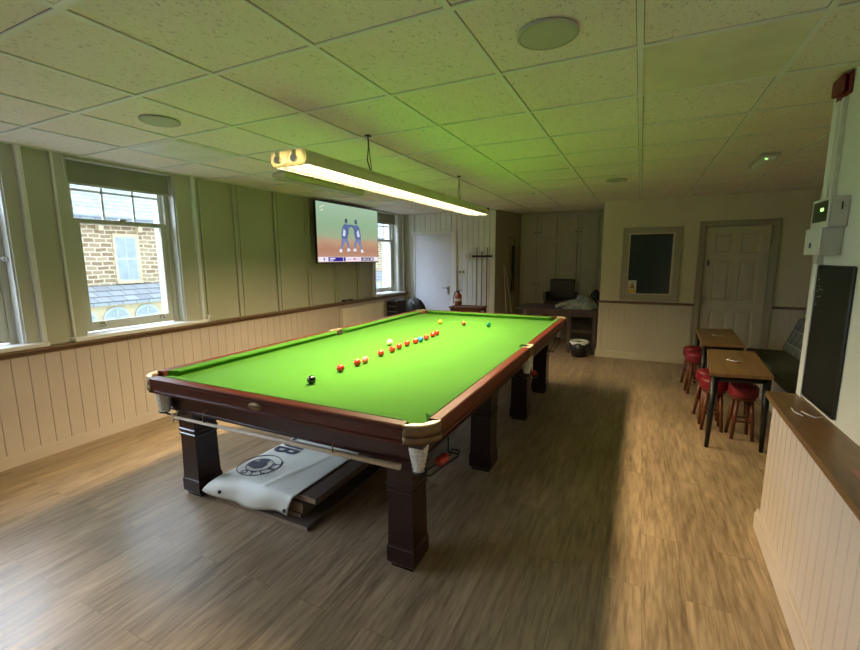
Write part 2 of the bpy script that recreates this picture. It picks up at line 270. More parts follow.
# ------------------------------------------------------------------ geometry helpers
class B:
    """collects shapes in world coordinates; done() links them as one mesh object"""
    def __init__(s): s.bm = bmesh.new(); s.mats = []; s.cur = 0
    def mat(s, name):
        m = MAT[name]
        if m not in s.mats: s.mats.append(m)
        s.cur = s.mats.index(m); return s
    def _f(s, faces, smooth=False):
        for f in faces: f.material_index = s.cur; f.smooth = smooth
    def poly(s, pts):
        f = s.bm.faces.new([s.bm.verts.new(p) for p in pts]); s._f([f]); return s
    def box(s, x0, x1, y0, y1, z0, z1, bev=0.0, rot=None, seg=2):
        c = Vector(((x0 + x1) / 2, (y0 + y1) / 2, (z0 + z1) / 2))
        M = Matrix.Translation(c) @ (rot.to_4x4() if rot else Matrix.Identity(4)) @ Matrix.Diagonal((abs(x1 - x0), abs(y1 - y0), abs(z1 - z0), 1))
        r = bmesh.ops.create_cube(s.bm, size=1.0, matrix=M); vs = r['verts']; fs = list({f for v in vs for f in v.link_faces}); s._f(fs)
        if bev > 0:
            es = list({e for v in vs for e in v.link_edges})
            q = bmesh.ops.bevel(s.bm, geom=es, offset=bev, segments=seg, affect='EDGES', profile=0.5); s._f(q['faces'], True)
        return s
    def ring(s, c, u, v, r, n): return [s.bm.verts.new(c + r * (math.cos(2 * PI * i / n) * u + math.sin(2 * PI * i / n) * v)) for i in range(n)]
    def tube(s, pts, rad, n=10, closed=False, caps=True):
        pts = [Vector(p) for p in pts]; rs = rad if isinstance(rad, (list, tuple)) else [rad] * len(pts); rings = []
        pu = None; N = len(pts)
        for i, p in enumerate(pts):
            if closed: d = pts[(i + 1) % N] - pts[i - 1]
            else: d = (pts[min(i + 1, N - 1)] - pts[max(i - 1, 0)])
            d.normalize()
            if pu is None:
                a = Vector((0, 0, 1)) if abs(d.z) < 0.9 else Vector((1, 0, 0)); u = d.cross(a).normalized()
            else: u = (pu - d * pu.dot(d)).normalized()
            pu = u; v = d.cross(u); rings.append(s.ring(p, u, v, rs[i], n))
        fs = []
        M = N if closed else N - 1
        for i in range(M):
            a, b = rings[i], rings[(i + 1) % N]
            for j in range(n): fs.append(s.bm.faces.new((a[j], a[(j + 1) % n], b[(j + 1) % n], b[j])))
        s._f(fs, True)
        if caps and not closed: s._f([s.bm.faces.new(rings[0][::-1]), s.bm.faces.new(rings[-1])])
        return s
    def cyl(s, p0, p1, r0, r1=None, n=20): return s.tube([p0, p1], [r0, r0 if r1 is None else r1], n)
    def lathe(s, prof, c=(0, 0, 0), n=28, smooth=True, M=None):
        """prof: (radius, z) list, revolved about z through c"""
        c = Vector(c); rings = []
        for r, z in prof:
            if r < 1e-5: p = Vector((0, 0, z)); rings.append([s.bm.verts.new((M @ p if M else p) + c)])
            else:
                q = []
                for i in range(n):
                    p = Vector((r * math.cos(2 * PI * i / n), r * math.sin(2 * PI * i / n), z)); q.append(s.bm.verts.new((M @ p if M else p) + c))
                rings.append(q)
        fs = []
        for a, b in zip(rings, rings[1:]):
            if len(a) == 1 and len(b) == 1: continue
            for j in range(n):
                k = (j + 1) % n
                if len(a) == 1: fs.append(s.bm.faces.new((a[0], b[k], b[j])))
                elif len(b) == 1: fs.append(s.bm.faces.new((a[j], a[k], b[0])))
                else: fs.append(s.bm.faces.new((a[j], a[k], b[k], b[j])))
        s._f(fs, smooth); return s
    def prism(s, poly, off, smooth=False):
        """extrude a closed 3-D polygon by vector off"""
        off = Vector(off); a = [s.bm.verts.new(p) for p in poly]; b = [s.bm.verts.new(Vector(p) + off) for p in poly]; n = len(a)
        fs = [s.bm.faces.new((a[i], a[(i + 1) % n], b[(i + 1) % n], b[i])) for i in range(n)]; s._f(fs, smooth)
        s._f([s.bm.faces.new(a[::-1]), s.bm.faces.new(b)]); return s
    def ball(s, c, r, seg=24): return s.lathe([(0, -r)] + [(r * math.cos(a), r * math.sin(a)) for a in [(-PI / 2 + PI * i / (seg // 2)) for i in range(1, seg // 2)]] + [(0, r)], c, seg)
    def grid(s, f, nu, nv, smooth=True):
        g = [[s.bm.verts.new(f(i / nu, j / nv)) for j in range(nv + 1)] for i in range(nu + 1)]
        s._f([s.bm.faces.new((g[i][j], g[i + 1][j], g[i + 1][j + 1], g[i][j + 1])) for i in range(nu) for j in range(nv)], smooth); return s
    def boards(s, p0, p1, z0, z1, nrm, pitch=0.105, dep=0.007, back=0.018, v=0.007):
        """tongue-and-groove boarding between two plan points; nrm faces the room"""
        p0 = Vector((*p0, 0)); p1 = Vector((*p1, 0)); nrm = Vector((*nrm, 0)).normalized(); L = (p1 - p0).length; d = (p1 - p0) / L
        n = max(1, round(L / pitch)); w_ = L / n; pr = [(0, -dep)]
        for i in range(n): pr += [(i * w_ + v, 0), ((i + 1) * w_ - v, 0), ((i + 1) * w_, -dep)]
        pts = [p0 + d * a + nrm * b for a, b in pr]
        pts += [p1 - nrm * back, p0 - nrm * back]
        s.prism([p + Vector((0, 0, z0)) for p in pts], (0, 0, z1 - z0)); return s
ORG = {}
def done(name, b, parent=None, origin=None, mat=None, fixn=True):
    bm = b.bm
    if fixn: bmesh.ops.recalc_face_normals(bm, faces=bm.faces)
    if parent is not None: o0 = ORG[parent.name]
    elif origin is not None: o0 = Vector(origin)
    else:
        xs = [v.co.x for v in bm.verts]; ys = [v.co.y for v in bm.verts]; zs = [v.co.z for v in bm.verts]
        o0 = Vector(((min(xs) + max(xs)) / 2, (min(ys) + max(ys)) / 2, min(zs)))
    bmesh.ops.translate(bm, verts=bm.verts, vec=-o0)
    me = bpy.data.meshes.new(name); bm.to_mesh(me); bm.free()
    for m in b.mats: me.materials.append(m)
    o = bpy.data.objects.new(name, me); COL.objects.link(o); ORG[o.name] = o0
    if parent is not None: o.parent = parent
    else: o.location = o0
    return o
def thing(name, label, cat, loc, group=None):
    o = bpy.data.objects.new(name, None); COL.objects.link(o); o.location = loc; o.empty_display_size = 0.1
    ORG[o.name] = Vector(loc); tag(o, label, cat, group); return o
def tag(o, label, cat, group=None, kind=None):
    o['label'] = label; o['category'] = cat
    if group: o['group'] = group
    if kind: o['kind'] = kind
    return o
def struct(name, b): o = done(name, b); o['kind'] = 'structure'; return o
def sthing(name, loc):
    o = bpy.data.objects.new(name, None); COL.objects.link(o); o.location = loc; ORG[o.name] = Vector(loc); o['kind'] = 'structure'; return o
def dup(root, delta, label=None, group=None, rz=0.0):
    def cp(o, par):
        c = o.copy(); COL.objects.link(c)
        if par is not None: c.parent = par
        for ch in [k for k in SC.objects if k.parent == o]: cp(ch, c)
        return c
    c = cp(root, None); c.location = root.location + Vector(delta); c.rotation_euler.z += rz
    if label: c['label'] = label
    if group: c['group'] = group
    return c
def text_into(b, txt, size, M, extrude=0.0008, sx=1.0):
    cu = bpy.data.curves.new('lettering', 'FONT'); cu.body = txt; cu.size = size; cu.extrude = extrude; cu.align_x = 'CENTER'; cu.align_y = 'CENTER'; cu.offset = size * 0.018; cu.resolution_u = 3
    ob = bpy.data.objects.new('lettering', cu); COL.objects.link(ob); dg = bpy.context.evaluated_depsgraph_get()
    me = bpy.data.meshes.new_from_object(ob.evaluated_get(dg)); me.transform(M @ Matrix.Diagonal((sx, 1, 1, 1)))
    n0 = len(b.bm.faces); b.bm.from_mesh(me); b.bm.faces.ensure_lookup_table()
    for f in b.bm.faces[n0:]: f.material_index = b.cur
    bpy.data.objects.remove(ob); bpy.data.curves.remove(cu); bpy.data.meshes.remove(me)

# ------------------------------------------------------------------ room shell
XL, XR, YN, YP, YE, YC, ZC = -2.62, 2.60, -7.60, 4.41, 4.02, 5.37, 2.48
struct('floor', B().mat('floor').box(-3.0, 4.2, -8.0, 5.7, -0.2, 0.0))
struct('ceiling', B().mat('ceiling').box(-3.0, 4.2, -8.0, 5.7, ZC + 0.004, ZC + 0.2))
b = B().mat('white_board')
for i in range(-9, 5):
    x = GX0 + i * GP
    if XL < x < 3.8: b.box(x - 0.012, x + 0.012, YN, 5.36 if -0.3 < x < 1.1 else (4.40 if x < 0 else 4.01), ZC - 0.003, ZC + 0.006)
for j in range(-11, 11):
    y = GY0 + j * GP
    if YN < y < 5.36: b.box(XL if y < 4.4 else -0.46, 3.78 if -0.38 < y < 4.02 else (XR - 0.001 if y < 0 else 1.18), y - 0.012, y + 0.012, ZC - 0.0025, ZC + 0.0055)
struct('trim_1', b)
# left wall: three window openings, plus three unseen ones added for daylight
WINS = [(-6.74, -5.82), (-5.40, -4.48), (-4.06, -3.14), (-2.72, -1.80), (-1.38, -0.45), (3.27, 4.12)]
b = B().mat('olive')
ys = [YN - 0.2] + [q for w_ in WINS for q in w_] + [YC + 0.3]
for a_, c_ in zip(ys[0::2], ys[1::2]): b.box(XL - 0.38, XL, a_, c_, 0, ZC + 0.15)
for (a_, c_) in WINS: b.box(XL - 0.38, XL, a_, c_, 0, 0.935); b.box(XL - 0.38, XL, a_, c_, 2.46, ZC + 0.15)
struct('wall_left', b)
b = B().mat('cream').boards((XL + 0.02, YN), (XL + 0.02, YP), 0.0, 0.86, (1, 0), 0.107)
struct('trim_2', b)
struct('baseboard_left', B().mat('cream').box(XL + 0.018, XL + 0.036, YN, YP, 0, 0.085).box(XL + 0.018, XL + 0.030, YN, YP, 0.085, 0.098))
b = B().mat('rail_wood_y')
b.prism([(XL, YN, 0.858), (XL + 0.035, YN, 0.858), (XL + 0.038, YN, 0.885), (XL + 0.075, YN, 0.893), (XL + 0.082, YN, 0.905), (XL + 0.075, YN, 0.917), (XL, YN, 0.917)], (0, YP - YN, 0))
struct('trim_3', b)
# battens on the upper left wall
n = 4
for (y0, y1) in ((-0.235, -0.17), (0.245, 0.335), (0.875, 0.955), (1.47, 1.55), (2.08, 2.16), (2.70, 2.78)):
    b = B().mat('olive_trim').box(XL, XL + 0.012, y0, y1, 0.917, ZC, 0.002).box(XL, XL + 0.030, y0, y0 + 0.022, 0.917, ZC, 0.004).box(XL, XL + 0.030, y1 - 0.022, y1, 0.917, ZC, 0.004); struct('trim_%d' % n, b); n += 1
# wall between windows one and two: two edge mouldings
# far partition, boarded white, alcove side wall, cupboard recess, end wall, seating recess
struct('wall_far', B().mat('white_board').box(XL, -0.69, YP, YP + 0.15, 0, ZC))
struct('trim_%d' % n, B().mat('white_board').boards((-1.46, YP - 0.018), (-0.69, YP - 0.018), 0, ZC, (0, -1), 0.11, back=0.012, v=0.011, dep=0.013)); n += 1
struct('trim_%d' % n, B().mat('white_board').boards((-2.37, YP - 0.018), (-1.46, YP - 0.018), 2.12, ZC, (0, -1), 0.11, back=0.012, v=0.011, dep=0.013)); n += 1
struct('trim_%d' % n, B().mat('white_board').boards((XL, YP - 0.018), (-2.395, YP - 0.018), 0, ZC, (0, -1), 0.11, back=0.012, v=0.011, dep=0.013)); n += 1
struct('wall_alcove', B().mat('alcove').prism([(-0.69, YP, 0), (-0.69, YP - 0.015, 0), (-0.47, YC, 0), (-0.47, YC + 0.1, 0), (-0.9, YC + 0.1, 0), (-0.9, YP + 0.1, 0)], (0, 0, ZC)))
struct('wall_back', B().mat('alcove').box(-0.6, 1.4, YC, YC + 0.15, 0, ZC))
struct('wall_end', B().mat('end_wall').box(1.19, 2.57, YE, YE + 0.12, 0, ZC).box(2.57, 3.36, YE, YE + 0.12, 2.06, ZC).box(3.36, 4.0, YE, YE + 0.12, 0, ZC).box(1.19, 1.31, YE + 0.121, YC + 0.1, 0, ZC).box(2.5, 3.4, YE + 0.121, YE + 0.2, 0, 2.2))  # last box: unseen backing behind the door, added to block leaking light
struct('wall_right', B().mat('right_wall').box(XR, 3.9, YN - 0.2, -0.39, 0, ZC))
struct('wall_recess', B().mat('end_wall').box(3.80, 4.0, -0.5, YE + 0.1, 0, ZC))
struct('wall_near', B().mat('right_wall').box(-3.0, 4.0, YN - 0.2, YN, 0, ZC))
# end wall wainscot
struct('trim_%d' % n, B().mat('cream_end').boards((1.19, YE - 0.02), (2.49, YE - 0.02), 0, 0.89, (0, -1), 0.075, 0.004, v=0.004)); n += 1
struct('trim_%d' % n, B().mat('cream_end').boards((3.43, YE - 0.02), (3.79, YE - 0.02), 0, 0.89, (0, -1), 0.075, 0.004, v=0.004)); n += 1
struct('trim_%d' % n, B().mat('cream_end').box(1.185, 1.235, YE - 0.032, YE - 0.015, 0, 0.89, 0.004).box(2.44, 2.488, YE - 0.032, YE - 0.015, 0, 0.89, 0.004).box(1.235, 2.44, YE - 0.032, YE - 0.015, 0.83, 0.89, 0.004)); n += 1
struct('baseboard_end', B().mat('cream_end').box(1.17, 2.49, YE - 0.045, YE - 0.015, 0, 0.11, 0.006).box(3.43, 3.79, YE - 0.045, YE - 0.015, 0, 0.11, 0.006).box(1.165, 1.192, YE - 0.045, YE + 0.9, 0, 0.11))
for (xa, xb) in ((1.165, 2.50), (3.43, 3.79)):
    struct('trim_%d' % n, B().mat('rail_wood_x').prism([(xa, YE, 0.89), (xa, YE - 0.035, 0.89), (xa, YE - 0.06, 0.905), (xa, YE - 0.06, 0.925), (xa, YE, 0.925)], (xb - xa, 0, 0))); n += 1
struct('baseboard_far', B().mat('white_board').box(-1.46, -0.70, YP - 0.035, YP - 0.012, 0, 0.1))
# corner bead strip of the right wall and casing strips on the recess wall
struct('trim_%d' % n, B().mat('white_board').box(XR - 0.012, XR, -0.45, -0.385, 0.84, ZC)); n += 1
struct('trim_%d' % n, B().mat('trim_grey').box(3.77, 3.80, 3.55, 3.66, 0, 2.1, 0.005)); n += 1

# ------------------------------------------------------------------ windows
def window(idx, y0, y1, blind_z):
    t = sthing('window_%d' % idx, (XL - 0.1, (y0 + y1) / 2, 0.96))
    xo = XL - 0.30
    # casing on the room side
    b = B().mat('olive_trim')
    lw, rw = (0.10, 0.20) if idx != 3 else (0.10, 0.15)
    if idx == 1: lw, rw = 0.12, 0.12
    b.box(XL, XL + 0.02, y0 - lw, y0, 0.955, ZC - 0.001, 0.004); b.box(XL, XL + 0.02, y1, y1 + rw, 0.955, ZC - 0.001, 0.004)
    done('casing', b, t)
    b = B().mat('white_gloss').box(XL - 0.001, XL + 0.055, y1 + rw - 0.03, y1 + rw + 0.005, 0.955, ZC - 0.001, 0.004).box(XL, XL + 0.030, y0 - lw - 0.004, y0 - lw + 0.014, 0.955, ZC - 0.001, 0.004)
    done('edge_moulding', b, t)
    # reveals
    b = B().mat('white_gloss' if idx != 2 else 'olive_trim').box(XL - 0.30, XL + 0.002, y1 - 0.012, y1 + 0.002, 0.955, 2.462).box(XL - 0.30, XL + 0.002, y0 - 0.002, y0 + 0.012, 0.955, 2.462)
    done('reveal_lining', b, t)
    b = B().mat('white_gloss').box(XL - 0.30, XL + 0.085, y0 - lw - 0.02, y1 + rw + 0.005, 0.918, 0.955, 0.008)
    done('sill', b, t)
    # sashes: upper outside, lower inside
    ia, ib = y0 + 0.012, y1 - 0.012
    xf = XL - 0.115
    b = B().mat('olive_trim').box(xf - 0.06, xf + 0.025, ia, ia + 0.045, 0.955, 2.46).box(xf - 0.06, xf + 0.025, ib - 0.045, ib, 0.955, 2.46)
    done('box_frame', b, t)
    ja, jb = ia + 0.045, ib - 0.045
    s1 = B().mat('olive_trim'); xa, xb_ = xf - 0.02, xf + 0.015
    s1.box(xa, xb_, ja, ja + 0.052, 0.965, 1.975, 0.003).box(xa, xb_, jb - 0.052, jb, 0.965, 1.975, 0.003).box(xa + 0.001, xb_ - 0.0015, ja + 0.001, jb - 0.001, 0.966, 1.05, 0.003).box(xa + 0.001, xb_ - 0.0015, ja + 0.001, jb - 0.001, 1.935, 1.974, 0.003)
    lower = done('lower_sash', s1, t)
    done('pane', B().mat('glass').box(xa + 0.014, xa + 0.018, ja + 0.05, jb - 0.05, 1.045, 1.94), lower)
    for yy in (ja + 0.13, jb - 0.13): done('sash_lift', B().mat('chrome').box(xb_, xb_ + 0.02, yy - 0.025, yy + 0.025, 1.005, 1.02, 0.003).box(xb_, xb_ + 0.006, yy - 0.02, yy + 0.02, 1.0, 1.035, 0.002), lower)
    done('sash_catch', B().mat('steel').box(xb_ - 0.02, xb_ + 0.012, (ja + jb) / 2 - 0.03, (ja + jb) / 2 + 0.03, 1.975, 1.992, 0.003), lower)
    s2 = B().mat('pvc'); xa2, xb2 = xf - 0.058, xf - 0.022
    s2.box(xa2, xb2, ja, ja + 0.03, 1.93, 2.45, 0.003).box(xa2, xb2, jb - 0.035, jb, 1.93, 2.45, 0.003).box(xa2 + 0.001, xb2 - 0.0015, ja + 0.001, jb - 0.001, 1.931, 1.975, 0.003).box(xa2 + 0.001, xb2 - 0.0015, ja + 0.001, jb - 0.001, 2.40, 2.449, 0.003)
    for k in (1, 2): yy = ja + (jb - ja) * k / 3; s2.box(xa2 + 0.008, xb2 - 0.005, yy - 0.009, yy + 0.009, 1.97, 2.42)
    s2.box(xa2 + 0.008, xb2 - 0.005, ja, jb, 2.215, 2.233)
    upper = done('upper_sash', s2, t)
    done('pane', B().mat('glass').box(xa2 + 0.016, xa2 + 0.020, ja + 0.02, jb - 0.02, 1.96, 2.42), upper)
    if idx == 1: done('blind_knob', B().mat('white').cyl((XL - 0.05, y1 - 0.012, 1.62), (XL - 0.05, y1 - 0.04, 1.62), 0.018).cyl((XL - 0.05, y1 - 0.04, 1.62), (XL - 0.05, y1 - 0.05, 1.62), 0.009), t)
    # outer stone sill
    done('outer_sill', B().mat('facade').box(XL - 0.46, XL - 0.30, y0 - 0.05, y1 + 0.05, 0.86, 0.93), t)
    if blind_z:
        r = tag(thing('roller_blind', '', 'blind', (XL - 0.05, (y0 + y1) / 2, blind_z)), {2: 'grey green roller blind at the top of the sash window facing the stone building', 3: 'grey green roller blind at the top of the far window beside the television', 1: 'grey green roller blind at the window cut off by the left edge'}[idx], 'blind')
        done('fabric', B().mat('blind').box(XL - 0.052, XL - 0.049, y0 + 0.018, y1 - 0.018, blind_z, 2.452), r)
        done('bottom_bar', B().mat('olive_trim').box(XL - 0.057, XL - 0.044, y0 + 0.018, y1 - 0.018, blind_z - 0.012, blind_z + 0.008, 0.003), r)
        done('pull_chain', B().mat('white').tube([(XL + 0.03, y0 - 0.02, 2.46), (XL + 0.033, y0 - 0.02, 2.30), (XL + 0.036, y0 - 0.012, 2.26)], 0.004, 6), r)
    return t
window(1, *WINS[3], 2.28); window(2, *WINS[4], 2.265); window(3, *WINS[5], 2.27)
for k_, idx in ((0, 5), (1, 6), (2, 7)): window(idx, *WINS[k_], None)  # unseen windows behind the camera, added to bring in more daylight

# ------------------------------------------------------------------ doors
d1 = sthing('door_1', (-1.98, YP - 0.03, 0))
done('door_frame', B().mat('white_board').box(-2.40, -2.365, YP - 0.045, YP, 0, 2.125, 0.003).box(-1.575, -1.46, YP - 0.045, YP, 0, 2.125, 0.003).box(-2.399, -1.461, YP - 0.0438, YP, 2.085, 2.135, 0.003), d1)
done('door_leaf', B().mat('lilac_door').box(-2.362, -1.580, YP - 0.035, YP - 0.001, 0.005, 2.08, 0.002), d1)
h = B().mat('steel').box(-1.655, -1.615, YP - 0.042, YP - 0.034, 0.90, 1.07, 0.003).tube([(-1.635, YP - 0.04, 1.03), (-1.635, YP - 0.085, 1.03), (-1.66, YP - 0.09, 1.03), (-1.75, YP - 0.09, 1.035)], 0.010, 8)
done('door_handle', h, d1)
d2 = sthing('door_2', (2.97, YE, 0))
def casing(b, xa, xb, ztop, wdt, y):
    b.box(xa, xa + wdt, y - 0.028, y, 0, ztop, 0.004); b.box(xb - wdt, xb, y - 0.028, y, 0, ztop, 0.004); b.box(xa + 0.001, xb - 0.001, y - 0.0268, y, ztop - wdt, ztop - 0.001, 0.004)
    b.box(xa - 0.004, xa + 0.018, y - 0.036, y, 0, ztop, 0.003); b.box(xb - 0.018, xb + 0.004, y - 0.036, y, 0, ztop, 0.003); b.box(xa - 0.003, xb + 0.003, y - 0.0348, y, ztop - 0.018, ztop + 0.003, 0.003)
b = B().mat('trim_grey'); casing(b, 2.495, 3.43, 2.115, 0.075, YE)
b.box(2.57, 2.585, YE - 0.005, YE + 0.08, 0, 2.045); b.box(3.345, 3.36, YE - 0.005, YE + 0.08, 0, 2.045); b.box(2.57, 3.36, YE - 0.005, YE + 0.08, 2.04, 2.06)
done('door_frame', b, d2)
# six-panel leaf
b = B().mat('door_putty'); xa, xb, yf = 2.588, 3.342, YE + 0.012
cols = [(xa, xa + 0.115), ((xa + xb) / 2 - 0.05, (xa + xb) / 2 + 0.05), (xb - 0.115, xb)]
rows = [(0.005, 0.22), (0.82, 0.98), (1.56, 1.66), (1.93, 2.035)]
for (c0, c1) in cols: b.box(c0, c1, yf, yf + 0.04, 0.005, 2.035, 0.0)
for (r0, r1) in rows: b.box(xa + 0.11, xb - 0.11, yf + 0.0005, yf + 0.039, r0, r1)
leaf = done('door_leaf', b, d2)
for (c0, c1) in ((cols[0][1], cols[1][0]), (cols[1][1], cols[2][0])):
    for (r0, r1) in ((0.22, 0.82), (0.98, 1.56), (1.66, 1.93)):
        p = B().mat('door_putty'); i_, o_ = 0.045, 0.0
        fr = [(c0, r0), (c1, r0), (c1, r1), (c0, r1)]; inn = [(c0 + i_, r0 + i_), (c1 - i_, r0 + i_), (c1 - i_, r1 - i_), (c0 + i_, r1 - i_)]
        mid = [(c0 + 0.012, r0 + 0.012), (c1 - 0.012, r0 + 0.012), (c1 - 0.012, r1 - 0.012), (c0 + 0.012, r1 - 0.012)]
        A_ = [Vector((x, yf + 0.001, z)) for x, z in fr]; Mi = [Vector((x, yf + 0.014, z)) for x, z in mid]; I_ = [Vector((x, yf + 0.004, z)) for x, z in inn]
        for q in range(4):
            p.poly([A_[q], A_[(q + 1) % 4], Mi[(q + 1) % 4], Mi[q]]); p.poly([Mi[q], Mi[(q + 1) % 4], I_[(q + 1) % 4], I_[q]])
        p.poly(I_); p.poly([v + Vector((0, 0.02, 0)) for v in Mi]); done('door_panel', p, leaf)
done('keypad_lock', B().mat('steel').box(2.612, 2.652, yf - 0.028, yf, 1.44, 1.57, 0.008).mat('black_plastic').box(2.619, 2.645, yf - 0.031, yf - 0.026, 1.485, 1.56, 0.003).mat('chrome').cyl((2.632, yf - 0.03, 1.46), (2.632, yf - 0.055, 1.46), 0.013), leaf)
done('door_handle', B().mat('steel').box(2.585 + 0.012, 2.632, yf - 0.008, yf, 0.93, 1.05, 0.003).tube([(2.615, yf - 0.006, 1.0), (2.615, yf - 0.045, 1.0), (2.67, yf - 0.05, 1.0)], 0.008, 8), leaf)
# framed dark window in the end wall
w4 = sthing('window_4', (1.88, YE, 1.5))
b = B().mat('trim_grey'); y = YE
for (xa, xb, za, zb, dd) in ((1.485, 1.565, 0.955, 2.055, 0.028), (2.195, 2.275, 0.955, 2.055, 0.028), (1.487, 2.273, 1.975, 2.053, 0.0268), (1.487, 2.273, 0.957, 1.035, 0.0268)): b.box(xa, xb, y - dd, y + 0.001, za, zb, 0.005)
b.box(1.483, 1.505, y - 0.036, y, 0.953, 2.058, 0.003).box(2.255, 2.277, y - 0.036, y, 0.953, 2.058, 0.003).box(1.484, 2.276, y - 0.0352, y, 2.037, 2.057, 0.003)
done('window_frame', b, w4)
b = B().mat('cream_end').box(1.565, 1.59, y - 0.016, y, 1.035, 1.975).box(2.165, 2.195, y - 0.016, y, 1.035, 1.975).box(1.59, 2.165, y - 0.015, y, 1.035, 1.055).box(1.59, 2.165, y - 0.015, y, 1.955, 1.975)
done('inner_bead', b, w4)
done('pane', B().mat('dark_glass').box(1.59, 2.165, y - 0.008, y - 0.003, 1.055, 1.955), w4)
sg = thing('warning_sign', 'small white and yellow triangle warning sticker on the dark window', 'sign', (1.655, YE - 0.01, 1.04))
done('sticker', B().mat('white').box(1.597, 1.712, YE - 0.0105, YE - 0.0085, 1.06, 1.255), sg)
yy = YE - 0.0107
b = B().mat('yellow').box(1.603, 1.706, yy - 0.001, yy, 1.066, 1.115); done('yellow_band', b, sg)
b = B().mat('black_plastic').prism([(1.613, yy, 1.13), (1.697, yy, 1.13), (1.655, yy, 1.225)], (0, -0.0006, 0))
b.mat('yellow').prism([(1.627, yy - 0.0007, 1.138), (1.683, yy - 0.0007, 1.138), (1.655, yy - 0.0007, 1.203)], (0, -0.0005, 0))
b.mat('black_plastic').box(1.645, 1.672, yy - 0.0018, yy - 0.0012, 1.15, 1.162).box(1.652, 1.660, yy - 0.0018, yy - 0.0012, 1.162, 1.18)
done('triangle', b, sg)

# ------------------------------------------------------------------ the half-height panelled ledge against the right wall
led = thing('panelled_ledge', 'long cream boarded half wall with a brown oak top beside the aisle at right', 'ledge', (2.5, -2.2, 0))
def lx(y, o=0.0): return 2.447 + (y + 0.41) * 0.038 + o
ye = -3.9
done('core', B().mat('cream').prism([(lx(-0.42, 0.055), -0.42, 0), (XR - 0.001, -0.42, 0), (XR - 0.001, ye, 0), (lx(ye, 0.055), ye, 0)], (0, 0, 0.808)), led)
done('boarding', B().mat('cream').boards((lx(ye, 0.034), ye), (lx(-0.425, 0.034), -0.425), 0.0, 0.808, (-1, 0.038), 0.085, 0.006, 0.02, 0.006), led)
done('skirting', B().mat('cream').prism([(lx(ye, 0.012), ye, 0), (lx(-0.415, 0.012), -0.415, 0), (lx(-0.415, 0.036), -0.415, 0), (lx(ye, 0.036), ye, 0)], (0, 0, 0.095)).prism([(lx(ye, 0.02), ye, 0.095), (lx(-0.415, 0.02), -0.415, 0.095), (lx(-0.415, 0.036), -0.415, 0.095), (lx(ye, 0.036), ye, 0.095)], (0, 0, 0.02)), led)
done('under_moulding', B().mat('cream').prism([(lx(ye, 0.014), ye, 0.79), (lx(-0.412, 0.014), -0.412, 0.79), (lx(-0.412, 0.04), -0.412, 0.79), (lx(ye, 0.04), ye, 0.79)], (0, 0, 0.018)), led)
b = B().mat('oak_y').prism([(lx(ye), ye, 0.81), (lx(-0.405), -0.405, 0.81), (lx(-0.395, 0.006), -0.395, 0.81), (XR - 0.001, -0.395, 0.81), (XR - 0.001, ye, 0.81)], (0, 0, 0.03))
done('oak_top', b, led)
b = B().mat('bag_white')
b.tube([(2.49, -0.70, 0.841), (2.485, -0.76, 0.841), (2.505, -0.82, 0.841)], 0.0022, 6).tube([(2.52, -0.74, 0.841), (2.53, -0.78, 0.841), (2.55, -0.82, 0.841), (2.58, -0.80, 0.841)], 0.003, 6)
done('worn_sticker', b, led)
done('number_sticker', B().mat('ext_red').box(2.48, 2.53, -1.50, -1.42, 0.840, 0.8415), led)

# ------------------------------------------------------------------ snooker table
tb = thing('snooker_table', 'full size snooker table with bright green cloth and dark mahogany body', 'snooker table', (0, 0, 0))
HB, W, L, NW, NL = 0.86, 1.0, 1.89, 0.889, 1.7845
PC = (0.912, 1.803)                                            # corner pocket centre
# cloth bed with pocket cut-outs
pts = []
def arc(cx, cy, r, a0, a1, m=8): return [(cx + r * math.cos(a0 + (a1 - a0) * i / m), cy + r * math.sin(a0 + (a1 - a0) * i / m)) for i in range(m + 1)]
X1, Y1, rp = 0.93, 1.83, 0.055
for sx, sy in ((1, 1), (-1, 1), (-1, -1), (1, -1)):
    base = math.atan2(sy, sx)
    a = arc(sx * 0.935, sy * 1.828, 0.066, base - PI * 0.75 - 0.0, base - PI * 1.25, 8) 
    a = [(min(max(x, -X1), X1), min(max(y, -Y1), Y1)) for x, y in a]
    ccw = (sx * sy > 0)
    # order so that the outline runs counter-clockwise
    if sx > 0 and sy > 0: pts += [(X1, 0.05)]
    a = sorted(a, key=lambda p: math.atan2(p[1], p[0]) % (2 * PI)) if not (sx > 0 and sy < 0) else sorted(a, key=lambda p: math.atan2(p[1], p[0]))
    pts += a
    if sx < 0 and sy > 0: pts += [(-X1, 0.05), (-0.905, 0.04), (-0.905, -0.04), (-X1, -0.05)]
    if sx > 0 and sy < 0: pts += [(X1, -0.05), (0.905, -0.04), (0.905, 0.04)]
b = B().mat('cloth').prism([(x, y, HB - 0.006) for x, y in pts], (0, 0, 0.006)); done('playing_surface', b, tb)
done('slate_bed', B().mat('black_leather').box(-0.93, 0.93, -1.82, -0.06, HB - 0.045, HB - 0.007).box(-0.93, 0.93, 0.06, 1.82, HB - 0.045, HB - 0.007).box(-0.87, 0.87, -0.06, 0.06, HB - 0.045, HB - 0.007), tb)
b = B().mat('chalk_line').box(-0.889, 0.889, 1.047, 1.048, HB, HB + 0.0004)
b.tube([(0.292 * math.cos(a_), 1.0475 + 0.292 * math.sin(a_), HB + 0.0002) for a_ in [PI * i / 24 for i in range(25)]], 0.001, 4); done('baulk_line', b, tb)
